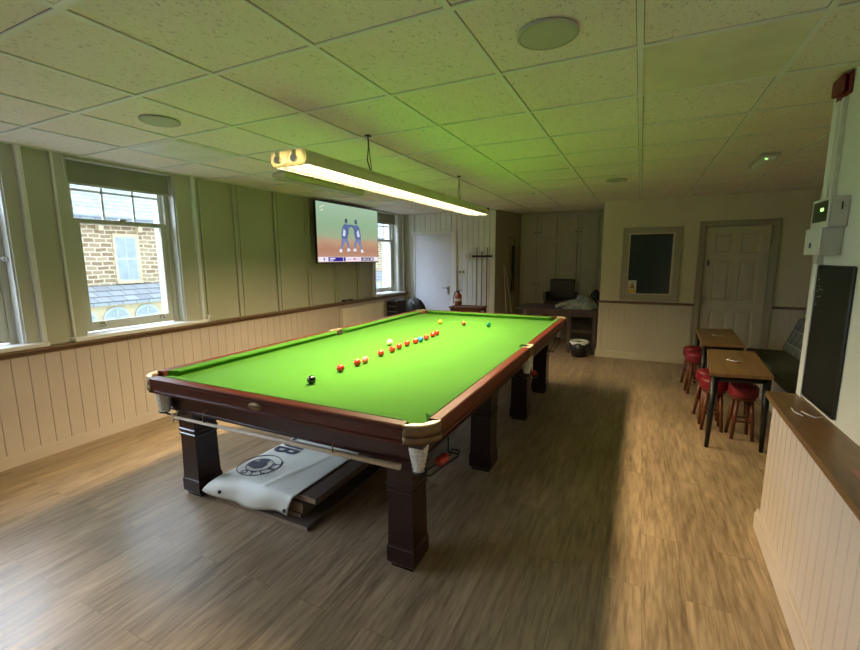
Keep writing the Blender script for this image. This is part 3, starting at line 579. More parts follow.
def cushion(p0, p1, nx, ny, c0, c1):
    """nose line p0-p1, (nx,ny) points outwards; c0/c1 are how far each nose end is cut back"""
    d = Vector((p1[0] - p0[0], p1[1] - p0[1], 0)).normalized(); o = Vector((nx, ny, 0))
    prof = [(0.0, 0.896), (0.006, 0.901), (0.051, 0.906), (0.051, 0.862), (0.016, 0.862), (0.010, 0.884), (0.0, 0.889)]
    def ring(p, cut, sgn):
        vs = []
        for a_, z in prof:
            t_ = (1 - a_ / 0.051); vs.append(Vector((p[0], p[1], 0)) + o * a_ + d * sgn * (cut * t_ ** 1.6) + Vector((0, 0, z)))
        return vs
    bb = B().mat('cloth'); rs = []
    for (p, cut, sgn) in ((p0, c0, 1), (p0, c0 * 0.99 + 0.02, 1)): rs.append(ring(p, cut, sgn))
    for (p, cut, sgn) in ((p1, c1 * 0.99 + 0.02, -1), (p1, c1, -1)): rs.append(ring(p, cut, sgn))
    rs = [rs[0], rs[3]]
    V = [[bb.bm.verts.new(v) for v in r] for r in rs]; m = len(prof)
    bb._f([bb.bm.faces.new((V[0][i], V[0][(i + 1) % m], V[1][(i + 1) % m], V[1][i])) for i in range(m)])
    bb._f([bb.bm.faces.new(V[0]), bb.bm.faces.new(V[1][::-1])]); done('cushion', bb, tb)
pk, pm = 0.045, 0.048
for s_ in (1, -1):
    cushion((s_ * NW, pm), (s_ * NW, NL - pk), s_, 0, 0.03, 0.045)
    cushion((s_ * NW, -NL + pk), (s_ * NW, -pm), s_, 0, 0.045, 0.03)
    cushion((-NW + pk, s_ * NL), (NW - pk, s_ * NL), 0, s_, 0.045, 0.045)
def rail(p0, p1, nx, ny, matn):
    o = Vector((nx, ny, 0)); prof = [(0.051, 0.903), (0.060, 0.906), (0.104, 0.906), (0.111, 0.901), (0.111, 0.886), (0.104, 0.879), (0.104, 0.835), (0.098, 0.826), (0.104, 0.822), (0.104, 0.812), (0.07, 0.808), (0.051, 0.808)]
    prof = [(a_ , z) for a_, z in prof]
    P0 = [Vector((p0[0], p0[1], 0)) + o * a_ + Vector((0, 0, z)) for a_, z in prof]
    done('rail', B().mat(matn).prism(P0, Vector((p1[0] - p0[0], p1[1] - p0[1], 0))), tb)
for s_ in (1, -1):
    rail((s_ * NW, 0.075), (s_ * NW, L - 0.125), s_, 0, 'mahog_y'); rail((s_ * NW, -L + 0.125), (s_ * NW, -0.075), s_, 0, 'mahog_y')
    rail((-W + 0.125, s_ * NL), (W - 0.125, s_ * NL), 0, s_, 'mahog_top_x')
# thin cream stringing line along the near and right rail edges
def pocket(cx, cy, sx, sy, corner):
    if corner:
        c = Vector((sx * (W - 0.125), sy * (L - 0.125), 0)); r_o = 0.125
        a0 = math.atan2(0, sx); 
        angs = [math.atan2(sy * math.sin(t_), sx * math.cos(t_)) for t_ in [PI / 2 * i / 14 for i in range(15)]]
        pocket_c = Vector((sx * PC[0], sy * PC[1], 0))
    bk = B().mat('brass')
    outer = [c + Vector((math.cos(a_), math.sin(a_), 0)) * r_o for a_ in angs]
    inner = [c + Vector((math.cos(a_), math.sin(a_), 0)) * (r_o - 0.012) for a_ in angs]
    bk.prism([v + Vector((0, 0, 0.845)) for v in outer + inner[::-1]], (0, 0, 0.055), True)
    mid = [c + Vector((math.cos(a_), math.sin(a_), 0)) * (r_o + 0.004) for a_ in angs]
    bk.prism([v + Vector((0, 0, 0.820)) for v in mid + inner[::-1]], (0, 0, 0.030), True)
    br = done('pocket_bracket', bk, tb)
    lip = B().mat('brass_lip')
    # top plate: between the outer arc and the round pocket mouth
    mouth = []
    for a_ in angs:
        mouth.append(pocket_c + Vector((math.cos(a_), math.sin(a_), 0)) * 0.047)
    lip.prism([v + Vector((0, 0, 0.900)) for v in outer + mouth[::-1]], (0, 0, 0.007), False)
    done('bracket_lip', lip, br)
    # leather throat and net
    th = B().mat('black_leather').lathe([(0.046, 0.858), (0.047, 0.84), (0.044, 0.80), (0.040, 0.80), (0.043, 0.84), (0.042, 0.858)], (pocket_c.x, pocket_c.y, 0), 24); done('pocket_leather', th, tb)
    return pocket_c, br
def net(cx, cy, ztop=0.825, zbot=0.665, r=0.055):
    nb = B().mat('net'); m = 18
    prof = [(r, ztop), (r * 0.98, ztop - 0.04), (r * 0.86, ztop - 0.08), (r * 0.66, ztop - 0.125), (r * 0.5, zbot)]
    nb.lathe(prof, (cx, cy, 0), 24); nb.lathe([(a_ * 0.93, z) for a_, z in prof][::-1], (cx, cy, 0), 24)
    for k in range(9):
        f = k / 8; z = ztop - (ztop - zbot) * f; rr = r * (1 - 0.5 * f ** 1.5) + 0.001
        nb.tube([(cx + rr * math.cos(2 * PI * i / m), cy + rr * math.sin(2 * PI * i / m), z) for i in range(m)], 0.0022, 5, closed=True)
    return done('pocket_net', nb, tb)
for sx in (1, -1):
    for sy in (1, -1):
        pc, br = pocket(0, 0, sx, sy, True); net(sx * 0.905, sy * 1.80, r=0.047)
    # middle pocket
    bk = B().mat('brass').box(sx * 0.955, sx * 1.003, -0.075, 0.075, 0.822, 0.898, 0.006); br = done('pocket_bracket', bk, tb)
    arcp = [Vector((sx * 0.945, 0, 0)) + Vector((sx * math.cos(t_), math.sin(t_), 0)) * 0.05 for t_ in [-PI / 2 + PI * i / 12 for i in range(13)]]
    outp = [Vector((sx * 0.94, -0.076, 0)), Vector((sx * 0.99, -0.076, 0)), Vector((sx * 1.003, -0.06, 0)), Vector((sx * 1.003, 0.06, 0)), Vector((sx * 0.99, 0.076, 0)), Vector((sx * 0.94, 0.076, 0))]
    done('bracket_lip', B().mat('brass_lip').prism([v + Vector((0, 0, 0.900)) for v in outp + arcp[::-1]], (0, 0, 0.007)), br)
    done('pocket_leather', B().mat('black_leather').lathe([(0.05, 0.898), (0.052, 0.80), (0.047, 0.80), (0.046, 0.896)], (sx * 0.948, 0, 0), 20), tb)
    net(sx * 0.965, 0, 0.825, 0.68, 0.048)
# cabinet
XLc, XRc = -0.93, 0.87
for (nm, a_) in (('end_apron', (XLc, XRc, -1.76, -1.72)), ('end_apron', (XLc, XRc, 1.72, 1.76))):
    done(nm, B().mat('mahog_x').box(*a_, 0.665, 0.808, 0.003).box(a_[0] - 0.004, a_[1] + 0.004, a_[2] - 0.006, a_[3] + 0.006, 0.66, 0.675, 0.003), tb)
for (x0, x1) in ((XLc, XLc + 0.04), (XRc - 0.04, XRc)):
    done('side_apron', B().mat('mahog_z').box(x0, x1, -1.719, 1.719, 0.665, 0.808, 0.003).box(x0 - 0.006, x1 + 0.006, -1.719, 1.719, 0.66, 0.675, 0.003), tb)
done('under_frame', B().mat('mahog_z').box(-0.97, 0.95, -1.85, -1.765, 0.790, 0.812).box(-0.97, 0.95, 1.765, 1.85, 0.790, 0.812).box(XRc + 0.001, 0.96, -1.76, 1.76, 0.790, 0.812).box(-0.98, XLc - 0.001, -1.76, 1.76, 0.790, 0.812).box(-0.88, 0.82, -0.04, 0.04, 0.70, 0.81).box(-0.88, 0.82, -1.15, -1.07, 0.70, 0.81).box(-0.88, 0.82, 1.07, 1.15, 0.70, 0.81), tb)
# legs
def leg(x0, x1, y0, y1):
    lb = B().mat('mahog_z'); cx, cy, hx, hy = (x0 + x1) / 2, (y0 + y1) / 2, (x1 - x0) / 2, (y1 - y0) / 2
    prof = [(0.80, 0.0), (0.80, 0.012), (1.0, 0.035), (1.0, 0.118), (0.95, 0.124), (0.95, 0.130), (0.93, 0.134), (0.90, 0.30), (0.885, 0.43), (0.96, 0.437), (0.96, 0.447), (0.90, 0.452), (0.90, 0.462), (0.97, 0.469), (0.97, 0.479), (0.91, 0.485), (0.93, 0.56), (1.0, 0.60), (1.0, 0.664)]
    rings = [[lb.bm.verts.new((cx + sx * hx * k, cy + sy * hy * k, z)) for sx, sy in ((-1, -1), (1, -1), (1, 1), (-1, 1))] for k, z in prof]
    fs = [lb.bm.faces.new((a_[j], a_[(j + 1) % 4], c_[(j + 1) % 4], c_[j])) for a_, c_ in zip(rings, rings[1:]) for j in range(4)]
    fs += [lb.bm.faces.new(rings[0][::-1]), lb.bm.faces.new(rings[-1])]; lb._f(fs)
    done('leg', lb, tb)
for y0 in (-1.665, -0.49, 0.66, 1.62):
    leg(0.655 if y0 > -1.6 else 0.64, 0.83 if y0 > -1.6 else 0.80, y0, y0 + 0.175); leg(-1.01 if y0 < -1.6 else -0.93, -0.845 if y0 < -1.6 else -0.76, y0, y0 + 0.185)
# plate on the near rail
b = B().mat('brass').lathe([(0.0, 0.0), (0.030, 0.0), (0.030, 0.003), (0.0, 0.003)], (0.0, -NL - 0.104, 0.856), 24, M=Matrix.Rotation(PI / 2, 4, 'X') @ Matrix.Diagonal((1.6, 0.7, 1, 1)))
b.mat('black_leather').box(-0.025, 0.025, -NL - 0.1085, -NL - 0.1070, 0.853, 0.859); done('maker_plate', b, tb)
# cue hooks on the near apron
for x in (-0.55, 0.42):
    done('cue_hook', B().mat('brass').tube([(x, -1.765, 0.71), (x, -1.785, 0.715), (x, -1.80, 0.69), (x, -1.80, 0.655), (x, -1.785, 0.632), (x, -1.768, 0.64)], 0.004, 6), tb)
# black wire ball rails sloping inwards from each pocket
def ball_rail(x, y, sy, ln=0.42):
    q = B().mat('black_metal'); s1_ = 0.022
    for dx in (-s1_, s1_):
        q.tube([(x + dx, y, 0.645), (x + dx, y + sy * 0.06, 0.615), (x + dx, y + sy * (ln - 0.03), 0.565), (x + dx, y + sy * ln, 0.585)], 0.0045, 6)
    q.tube([(x - s1_, y + sy * ln, 0.585), (x + s1_, y + sy * ln, 0.585)], 0.0045, 6)
    q.tube([(x - 0.04, y + sy * (ln - 0.01), 0.57), (x - 0.04, y + sy * (ln - 0.01), 0.80)], 0.005, 6); q.tube([(x - 0.04, y + sy * (ln - 0.01), 0.57), (x + s1_, y + sy * (ln - 0.01), 0.57)], 0.004, 6)
    q.tube([(x + 0.028 * math.cos(2 * PI * i / 14), y + 0.028 * math.sin(2 * PI * i / 14), 0.66) for i in range(14)], 0.006, 6, closed=True)
    done('ball_rail', q, tb)
for sx in (1, -1):
    ball_rail(sx * 0.912, -1.80, 1); ball_rail(sx * 0.912, 1.80, -1); ball_rail(sx * 0.965, 0.0, 1, 0.36)

# ------------------------------------------------------------------ balls
def ball_mat(nm, c): return paint(nm, c, 0.12, var=0.0, spec=0.6, coat=0.3)
RB = 0.02625
for nm, c in (('red', (0.52, 0.035, 0.018, 1)), ('white', (0.80, 0.74, 0.50, 1)), ('yellow', (0.80, 0.42, 0.01, 1)), ('green', (0.005, 0.17, 0.10, 1)), ('brown', (0.27, 0.10, 0.02, 1)), ('blue', (0.02, 0.22, 0.52, 1)), ('pink', (0.80, 0.22, 0.17, 1)), ('black', (0.006, 0.006, 0.007, 1))): MAT['ball_' + nm] = ball_mat(nm + '_ball', c)
def mkball(nm, x, y, lab, z=HB + RB, group=None):
    o = done('snooker_ball', B().mat('ball_' + nm).ball((x, y, z), RB)); tag(o, lab, 'ball', group); return o
for nm, x, y, lab in (('black', 0, -1.4605, 'black snooker ball nearest the near end of the table'), ('pink', 0, -0.892, 'pink snooker ball third among the near reds in the line'), ('blue', 0.003, -0.02, 'blue snooker ball in the line of reds at mid table'), ('brown', 0, 1.0475, 'brown snooker ball between yellow and green at the far end'), ('yellow', -0.292, 1.0475, 'yellow snooker ball at the far end of the table'), ('green', 0.292, 1.0475, 'green snooker ball at the far end right of the brown'), ('white', -0.179, -0.254, 'cream white cue ball lying left of the line of reds')): mkball(nm, x, y, lab)
reds = [(-0.01, -1.182, 'red snooker ball next after the black, nearest of all reds'), (-0.005, -0.965, 'red snooker ball just on the near side of the pink'), (0.0, -0.62, 'red snooker ball standing alone beyond the pink'), (0.0, -0.425, 'red snooker ball in front of the cue ball, fourth red from the black'), (0.0, -0.295, 'red snooker ball right of the cue ball, fifth red from the black'), (0.0, -0.155, 'red snooker ball one before the red touching the blue'), (-0.02, -0.075, 'red snooker ball close against the near side of the blue'), (0.0, 0.16, 'red snooker ball first beyond the blue'), (0.0, 0.32, 'red snooker ball second beyond the blue, just before the farthest red'), (-0.002, 0.405, 'farthest red snooker ball of the line towards the baulk end')]
rp_ = [(-0.015, -1.159), (-0.005, -0.982), (-0.017, -0.655), (-0.008, -0.5), (-0.018, -0.37), (-0.02, -0.231), (-0.001, -0.108), (0.007, 0.088), (-0.001, 0.246), (-0.008, 0.352)]
master = None
for (x, y, lab), (u, v) in zip(reds, rp_):
    p = Vector((u, v, 0))
    if master is None: master = mkball('red', p.x, p.y, lab, group='red balls in a line on the cloth'); continue
    c = master.copy(); COL.objects.link(c); c.location = (p.x, p.y, HB); c['label'] = lab
c = master.copy(); COL.objects.link(c); c.location = (0.912, -1.530, 0.579); c['label'] = 'red ball resting on the wire rail under the near right pocket, outer end'; c['group'] = 'potted balls'
c = master.copy(); COL.objects.link(c); c.location = (0.912, -1.583, 0.587); c['label'] = 'red ball on the wire rail under the near right pocket, closer to the net'; c['group'] = 'potted balls'
c = master.copy(); COL.objects.link(c); c.location = (0.965, 0.29, 0.580); c['label'] = 'red ball on the wire rail under the right middle pocket'; c['group'] = 'potted balls'

# cue rest on hooks along the near end
cr = thing('cue_rest', 'long pale wooden cue rest with a white cross head hung under the near rail', 'cue rest', (0, -1.785, 0.62))
a0, a1 = Vector((-0.83, -1.787, 0.628)), Vector((0.80, -1.787, 0.652))
done('shaft', B().mat('cue_wood').tube([a0, a1], [0.008, 0.0155], 12), cr)
hd = B().mat('white'); 
for s_ in (1, -1): hd.tube([a0 + Vector((-0.004, 0.0, -0.032)) + Vector((0, -0.022 * s_, 0)), a0 + Vector((-0.004, 0.0, 0.032)) + Vector((0, 0.022 * s_, 0))], 0.005, 6)
done('cross_head', hd, cr)

# ------------------------------------------------------------------ boards and banner under the table
def boardthing(x0, x1, y0, y1, z0, z1, lab, rz=0.0):
    q = thing('table_cover_board', lab, 'board', ((x0 + x1) / 2, (y0 + y1) / 2, z0), 'stacked cover boards under the table')
    done('panel', B().mat('board_top').box(x0 + 0.004, x1 - 0.004, y0 + 0.004, y1 - 0.004, z0, z1), q)
    done('edging', B().mat('board_edge').box(x0, x1, y0, y0 + 0.004, z0, z1).box(x0, x0 + 0.004, y0 + 0.0041, y1, z0, z1).mat('board_top').box(x1 - 0.004, x1, y0 + 0.0041, y1, z0, z1), q)
    q.rotation_euler.z = rz
boardthing(-0.74, 0.055, -1.625, -0.55, 0.001, 0.026, 'bottom cover board lying flat on the floor under the table')
boardthing(-0.72, -0.045, -1.57, -0.5, 0.0265, 0.055, 'cover board second from the floor, front edge under the banner flap')
boardthing(-0.72, -0.035, -1.56, -0.5, 0.0555, 0.084, 'cover board in the middle of the stack')
boardthing(-0.71, -0.03, -1.56, -0.5, 0.0845, 0.118, 'cover board second from the top of the stack')
boardthing(-0.69, 0.045, -1.53, -0.45, 0.1185, 0.152, 'topmost cover board, its bare corner showing beside the banner')
bn = thing('vinyl_banner', 'white vinyl club banner with round emblem draped over the boards under the table', 'banner', (-0.4, -1.2, 0.153))
def ban(u, v):
    x = -0.725 + 0.64 * u + 0.0
    s_ = v * 1.25                                              # length along the banner
    top_l = 1.0
    rip = 0.0015 * noise.noise(Vector((u * 7, v * 9, 0))) + 0.0015 * math.sin(9 * u + 5 * v) + 0.001 * math.sin(23 * u * v + 7 * u)
    if s_ < 0.15:                                              # front flap hanging down
        f = 1 - s_ / 0.15
        return Vector((x - 0.10 * f * (1 - u) - 0.05 * f * u * 0.6 - (0.02 * math.sin(u * 14) * f * (1 - u)), -1.575 - 0.085 * (1 - (1 - f) ** 2) * (1 - 0.65 * u) - 0.012 * math.sin(u * 13) * f, 0.160 - (0.105 + 0.022 * u) * f ** 1.3 + 0.014 * math.sin(u * 6 + 2) * f))
    yy = -1.565 + (s_ - 0.15)
    fold = 0.008 * max(0, 1 - abs((u * 0.64 - 0.42) - (v - 0.3) * 0.28) / 0.03)
    return Vector((x + 0.03 * (v - 0.12) * (u - 0.2), yy, 0.158 + abs(rip) + fold))
bb = B().mat('banner').grid(ban, 40, 60); sheet = done('sheet', bb, bn)
md = sheet.modifiers.new('thickness', 'SOLIDIFY'); md.thickness = 0.001; md.offset = 0
b = B().mat('navy'); cx, cy, zb = -0.60, -1.365, 0.1635
for r_ in (0.15, 0.092): b.tube([(cx + r_ * math.cos(2 * PI * i / 40), cy + r_ * math.sin(2 * PI * i / 40), zb) for i in range(40)], 0.0028, 5, closed=True)
for i, chx in enumerate('OTLEY'):
    a_ = math.radians(-100 + i * 32); M = Matrix.Translation((cx + 0.121 * math.cos(a_), cy + 0.121 * math.sin(a_), zb)) @ Matrix.Rotation(a_ + PI / 2, 4, 'Z'); text_into(b, chx, 0.062, M)
# dark bust silhouette in the middle of the badge
sil = [(-0.05, -0.045), (0.02, -0.06), (0.06, -0.03), (0.055, 0.02), (0.03, 0.035), (0.035, 0.065), (0.0, 0.075), (-0.03, 0.055), (-0.028, 0.02), (-0.055, 0.0)]
b.prism([(cx - 0.02 + x * 1.1, cy + 0.01 + y * 1.1, zb - 0.001) for x, y in sil], (0, 0, 0.0018)); done('emblem', b, bn)
b = B().mat('navy'); text_into(b, 'CLUB', 0.30, Matrix.Translation((-0.615, -0.945, 0.1635)) @ Matrix.Rotation(-PI / 2, 4, 'Z'), sx=0.56); done('lettering', b, bn)
for (u, v) in ((0.20, 0.035), (0.965, 0.022)):
    b = B().mat('black_metal'); p = ban(u, v); b.lathe([(0.004, -0.004), (0.012, -0.004), (0.012, 0.004), (0.004, 0.004), (0.004, -0.004)], p + Vector((0, -0.004, 0)), 14, M=Matrix.Rotation(PI / 2.6, 4, 'X')); done('eyelet', b, bn)

# ------------------------------------------------------------------ hanging lamp over the table
lp = thing('hanging_strip_light', 'long cream twin fluorescent light hanging over the snooker table', 'lamp', (-0.05, 0.05, 2.125))
lx0, lx1, ly0, ly1, lz0, lz1 = -0.175, 0.075, -1.50, 1.66, 2.125, 2.205
b = B().mat('lamp_metal')
sec = [(lx0, lz0), (lx0 - 0.0, lz0 + 0.045), (lx0 + 0.03, lz1), (lx1 - 0.03, lz1), (lx1, lz0 + 0.045), (lx1, lz0)]
for ya, yb in ((ly0, 0.0399), (0.040, ly1)):
    for (xa, za), (xb, zb2) in zip(sec, sec[1:]):
        nx_, nz_ = -(zb2 - za), (xb - xa); q = math.hypot(nx_, nz_); nx_, nz_ = -nx_ / q * 0.003 * -1, -nz_ / q * 0.003
        b.prism([(xa, ya, za), (xb, ya, zb2), (xb + nx_, ya, zb2 + nz_), (xa + nx_, ya, za + nz_)], (0, yb - ya, 0))
b.box(lx0 + 0.02, lx1 - 0.02, ly0 + 0.01, ly1 - 0.01, lz1 - 0.012, lz1 - 0.004)
done('housing', b, lp)
for yy, mn in ((ly0 - 0.008, 'lamp_end'), (ly1, 'black_plastic')):
    e = B().mat(mn).prism([(lx0, yy, lz0 + 0.02), (lx0, yy, lz1), (lx1, yy, lz1), (lx1, yy, lz0 + 0.02), (lx1 - 0.02, yy, lz0 - 0.004), (lx0 + 0.02, yy, lz0 - 0.004)], (0, 0.008, 0)); ec = done('end_cap', e, lp)
    if mn == 'lamp_end':
        for xx in (-0.115, 0.005): done('lampholder', B().mat('steel').cyl((xx, yy, 2.155), (xx, yy - 0.022, 2.155), 0.019).mat('lamp_metal').box(xx - 0.012, xx + 0.012, yy - 0.016, yy, 2.165, 2.20, 0.003), ec)
b = B().mat('louvre')
k = 0
for i in range(int((ly1 - ly0 - 0.04) / 0.062)):
    yy = ly0 + 0.03 + i * 0.062
    b.box(lx0 + 0.004, lx1 - 0.004, yy - 0.0008, yy + 0.0008, lz0 + 0.001, lz0 + 0.022)
for xx in (lx0 + 0.006, -0.05, lx1 - 0.006): b.box(xx - 0.0012, xx + 0.0012, ly0 + 0.004, ly1 - 0.004, lz0, lz0 + 0.023)
done('louvre', b, lp)
for (ya, yb) in ((ly0 + 0.02, 0.01), (0.07, ly1 - 0.02)):
    for xx in (-0.115, 0.005): done('fluorescent_tube', B().mat('tube').cyl((xx, ya, 2.176), (xx, yb, 2.176), 0.013, n=12), lp)
for yy, zz in ((-0.69, 1), (1.03, 2)):
    done('hanging_cable', B().mat('black_plastic').tube([(-0.06, yy, 2.475), (-0.058, yy, 2.40), (-0.068, yy - 0.004, 2.31), (-0.052, yy + 0.003, 2.25), (-0.05, yy, 2.203)], 0.0045 if zz == 1 else 0.003, 6).tube([(-0.06, yy, 2.475), (-0.05, yy, 2.36), (-0.045, yy + 0.02, 2.203)], 0.003, 6).box(-0.075, -0.045, yy - 0.02, yy + 0.02, 2.470, 2.479), lp)
for (ya, yb) in ((ly0 + 0.03, 0.02), (0.06, ly1 - 0.03)):
    ld = bpy.data.lights.new('strip_lamp', 'AREA'); lo = bpy.data.objects.new('strip_lamp', ld); COL.objects.link(lo)
    ld.shape = 'RECTANGLE'; ld.size = 0.20; ld.size_y = yb - ya; ld.energy = LAMP_WATTS / 2; ld.color = (1.0, 0.78, 0.45)
    lo.location = (-0.05, (ya + yb) / 2, 2.160); lo.parent = lp; lo.location -= lp.location

# ------------------------------------------------------------------ ceiling fittings
def round_speaker(x, y, r, lab, flat=False):
    t = thing('ceiling_speaker', lab, 'speaker', (x, y, ZC))
    done('trim_ring', B().mat('speaker_mesh').lathe([(r, ZC), (r, ZC - 0.008), (r - 0.012, ZC - 0.012), (r - 0.012, ZC)], (x, y, 0), 40), t)
    done('grille', B().mat('speaker_mesh').lathe([(0, ZC - 0.011), (r * 0.5, ZC - 0.0108), (r - 0.012, ZC - 0.009)], (x, y, 0), 40), t)
round_speaker(1.36, -1.54, 0.118, 'large round speaker grille in the ceiling near the top of the view')
round_speaker(-1.045, -1.56, 0.115, 'round speaker grille in the ceiling above the left windows')
round_speaker(1.45, 2.09, 0.11, 'small looking round speaker grille in the far ceiling')
def panel_light(x0, y0, lab, matn='diffuser'):
    t = thing('ceiling_panel', lab, 'ceiling light' if matn == 'diffuser' else 'ceiling tile', (x0 + 0.305, y0 + 0.305, ZC))
    done('frame', B().mat('white_gloss').box(x0 + 0.012, x0 + 0.598, y0 + 0.012, y0 + 0.03, ZC - 0.008, ZC + 0.003).box(x0 + 0.012, x0 + 0.598, y0 + 0.58, y0 + 0.598, ZC - 0.008, ZC + 0.003).box(x0 + 0.012, x0 + 0.03, y0 + 0.03, y0 + 0.58, ZC - 0.008, ZC + 0.003).box(x0 + 0.58, x0 + 0.598, y0 + 0.03, y0 + 0.58, ZC - 0.008, ZC + 0.003), t)
    done('diffuser', B().mat(matn).box(x0 + 0.03, x0 + 0.58, y0 + 0.03, y0 + 0.58, ZC - 0.005, ZC + 0.003), t)
panel_light(-1.97, -1.26, 'square unlit ceiling light panel near the left windows')
panel_light(-1.97, 2.40, 'square unlit ceiling light panel near the far window')
panel_light(-0.14, -3.09, 'square unlit ceiling light panel cut off by the top left edge')
o = done('plain_ceiling_tile', B().mat('diffuser_old').box(GX0 + 0.013, GX0 + GP - 0.013, -1.247, -0.663, ZC - 0.002, ZC + 0.003)); tag(o, 'smooth yellowed ceiling tile among the speckled ones, upper right', 'ceiling tile')
bl = thing('batten_light', 'unlit slim cream batten light fixed to the ceiling behind the hanging lamp', 'ceiling light', (-1.6, 0.6, ZC))
done('body', B().mat('lamp_metal').box(-1.70, -1.53, 0.0, 1.4, ZC - 0.05, ZC - 0.0031, 0.006), bl); done('diffuser', B().mat('plastic_grey').box(-1.69, -1.54, 0.012, 1.388, ZC - 0.062, ZC - 0.05, 0.004), bl)
em = thing('emergency_light', 'white emergency exit bulkhead light on the ceiling near the panelled door', 'emergency light', (2.68, 1.55, 2.42))
done('base', B().mat('plastic_grey').box(2.62, 2.76, 1.30, 1.80, 2.455, 2.479, 0.006), em)
done('lens', B().mat('white_gloss').prism([(2.635, 1.33, 2.456), (2.745, 1.33, 2.456), (2.72, 1.33, 2.425), (2.66, 1.33, 2.425)], (0, 0.44, 0)).mat('led_green').box(2.655, 2.675, 1.3285, 1.3295, 2.435, 2.445), em)
sd = thing('smoke_detector', 'small white smoke detector on the ceiling above the far end of the table', 'smoke detector', (0.35, 2.6, ZC))
done('body', B().mat('white').lathe([(0.05, ZC - 0.003), (0.05, ZC - 0.02), (0.035, ZC - 0.04), (0.0, ZC - 0.042)], (0.35, 2.6, 0), 24), sd); done('vent_ring', B().mat('plastic_grey').lathe([(0.0505, ZC - 0.012), (0.0515, ZC - 0.016), (0.0505, ZC - 0.02)], (0.35, 2.6, 0), 24), sd)

# ------------------------------------------------------------------ television on the left wall
TX, ty0, ty1, tz0, tz1 = -2.44, 1.50, 3.12, 1.545, 2.44
MAT['tv_pic'] = tv_mat(ty0, ty1, tz0, tz1)
tv = thing('television', 'large flat television showing a cricket match on the left wall', 'television', (TX, (ty0 + ty1) / 2, tz0))
done('body', B().mat('black_plastic').box(TX - 0.035, TX, ty0, ty1, tz0, tz1, 0.004).box(TX - 0.07, TX - 0.03, ty0 + 0.3, ty1 - 0.3, tz0 + 0.1, tz1 - 0.3, 0.01), tv)
scr = done('screen', B().mat('tv_pic').box(TX + 0.0002, TX + 0.001, ty0 + 0.012, ty1 - 0.012, tz0 + 0.016, tz1 - 0.012), tv)
done('wall_bracket', B().mat('black_metal').box(XL + 0.001, TX - 0.07, 2.05, 2.55, 1.85, 2.1), tv)
def TP(name, cname, col, polys, x=0.0015, s=0.9):
    MAT[cname] = emis(cname, col, s); q = B().mat(cname)
    for P in polys: q.prism([(TX + x, ty0 + (ty1 - ty0) * a_, tz0 + (tz1 - tz0) * c_) for a_, c_ in P], (0.0006, 0, 0))
    return done(name, q, scr)
R4 = lambda a0, a1, c0, c1: [(a0, c0), (a1, c0), (a1, c1), (a0, c1)]
TP('score_bar', 'score_bar_white', lin(225, 215, 225), [R4(0.01, 0.99, 0.025, 0.105)])
TP('score_box', 'score_bar_navy', lin(44, 34, 130), [R4(0.15, 0.37, 0.03, 0.10), R4(0.38, 0.41, 0.03, 0.10), R4(0.085, 0.10, 0.045, 0.09)], 0.0023)
TP('score_box', 'score_bar_dark', lin(52, 46, 84), [R4(0.67, 0.90, 0.035, 0.095)], 0.0023)
TP('score_text', 'score_text_white', lin(225, 215, 235), [R4(0.17, 0.25, 0.068, 0.088), R4(0.17, 0.22, 0.042, 0.058), R4(0.70, 0.76, 0.055, 0.075), R4(0.78, 0.81, 0.055, 0.075), R4(0.84, 0.88, 0.05, 0.08)], 0.0031)
TP('score_text', 'score_text_rose', lin(206, 120, 160), [R4(0.44, 0.50, 0.06, 0.072), R4(0.53, 0.58, 0.05, 0.085), R4(0.60, 0.63, 0.06, 0.072)], 0.0031)
TP('channel_mark', 'channel_mark_pale', lin(196, 206, 180), [[(0.05, 0.90), (0.11, 0.94), (0.12, 0.925), (0.06, 0.885)], [(0.05, 0.85), (0.07, 0.84), (0.115, 0.865), (0.10, 0.875)]])
def player(dx, flip):
    m = lambda P: [((0.5 + (a_ - 0.5) * flip * 1.25) + dx, c_ + 0.02) for a_, c_ in P]
    el = lambda a0, c0, ra, rc: m([(a0 + ra * math.cos(2 * PI * i / 14), c0 + rc * math.sin(2 * PI * i / 14)) for i in range(14)])
    TP('player_head', 'player_cap', lin(66, 74, 104), [el(0.525, 0.705, 0.018, 0.045)], 0.0019)
    TP('player_body', 'player_navy', lin(84, 98, 142), [m([(0.462, 0.40), (0.535, 0.40), (0.552, 0.50), (0.556, 0.58), (0.60, 0.63), (0.592, 0.655), (0.540, 0.645), (0.500, 0.655), (0.478, 0.60), (0.462, 0.50)])], 0.0019)
    TP('player_legs', 'player_legs_blue', lin(112, 122, 160), [m([(0.462, 0.40), (0.535, 0.40), (0.560, 0.30), (0.548, 0.22), (0.530, 0.22), (0.533, 0.30), (0.503, 0.355), (0.478, 0.27), (0.462, 0.20), (0.440, 0.205), (0.455, 0.29)])], 0.0020)
    TP('player_back', 'player_pale', lin(196, 204, 222), [m([(0.475, 0.45), (0.508, 0.44), (0.515, 0.53), (0.490, 0.57)])], 0.0026)
    TP('player_shoe', 'player_pale_shoe', lin(214, 216, 226), [m([(0.425, 0.17), (0.462, 0.16), (0.466, 0.215), (0.438, 0.225)])], 0.0026)
    TP('player_shoe', 'player_pale_shoe', lin(214, 216, 226), [m([(0.525, 0.18), (0.575, 0.19), (0.556, 0.235), (0.530, 0.235)])], 0.0026)
player(-0.095, 1); player(0.125, -1)

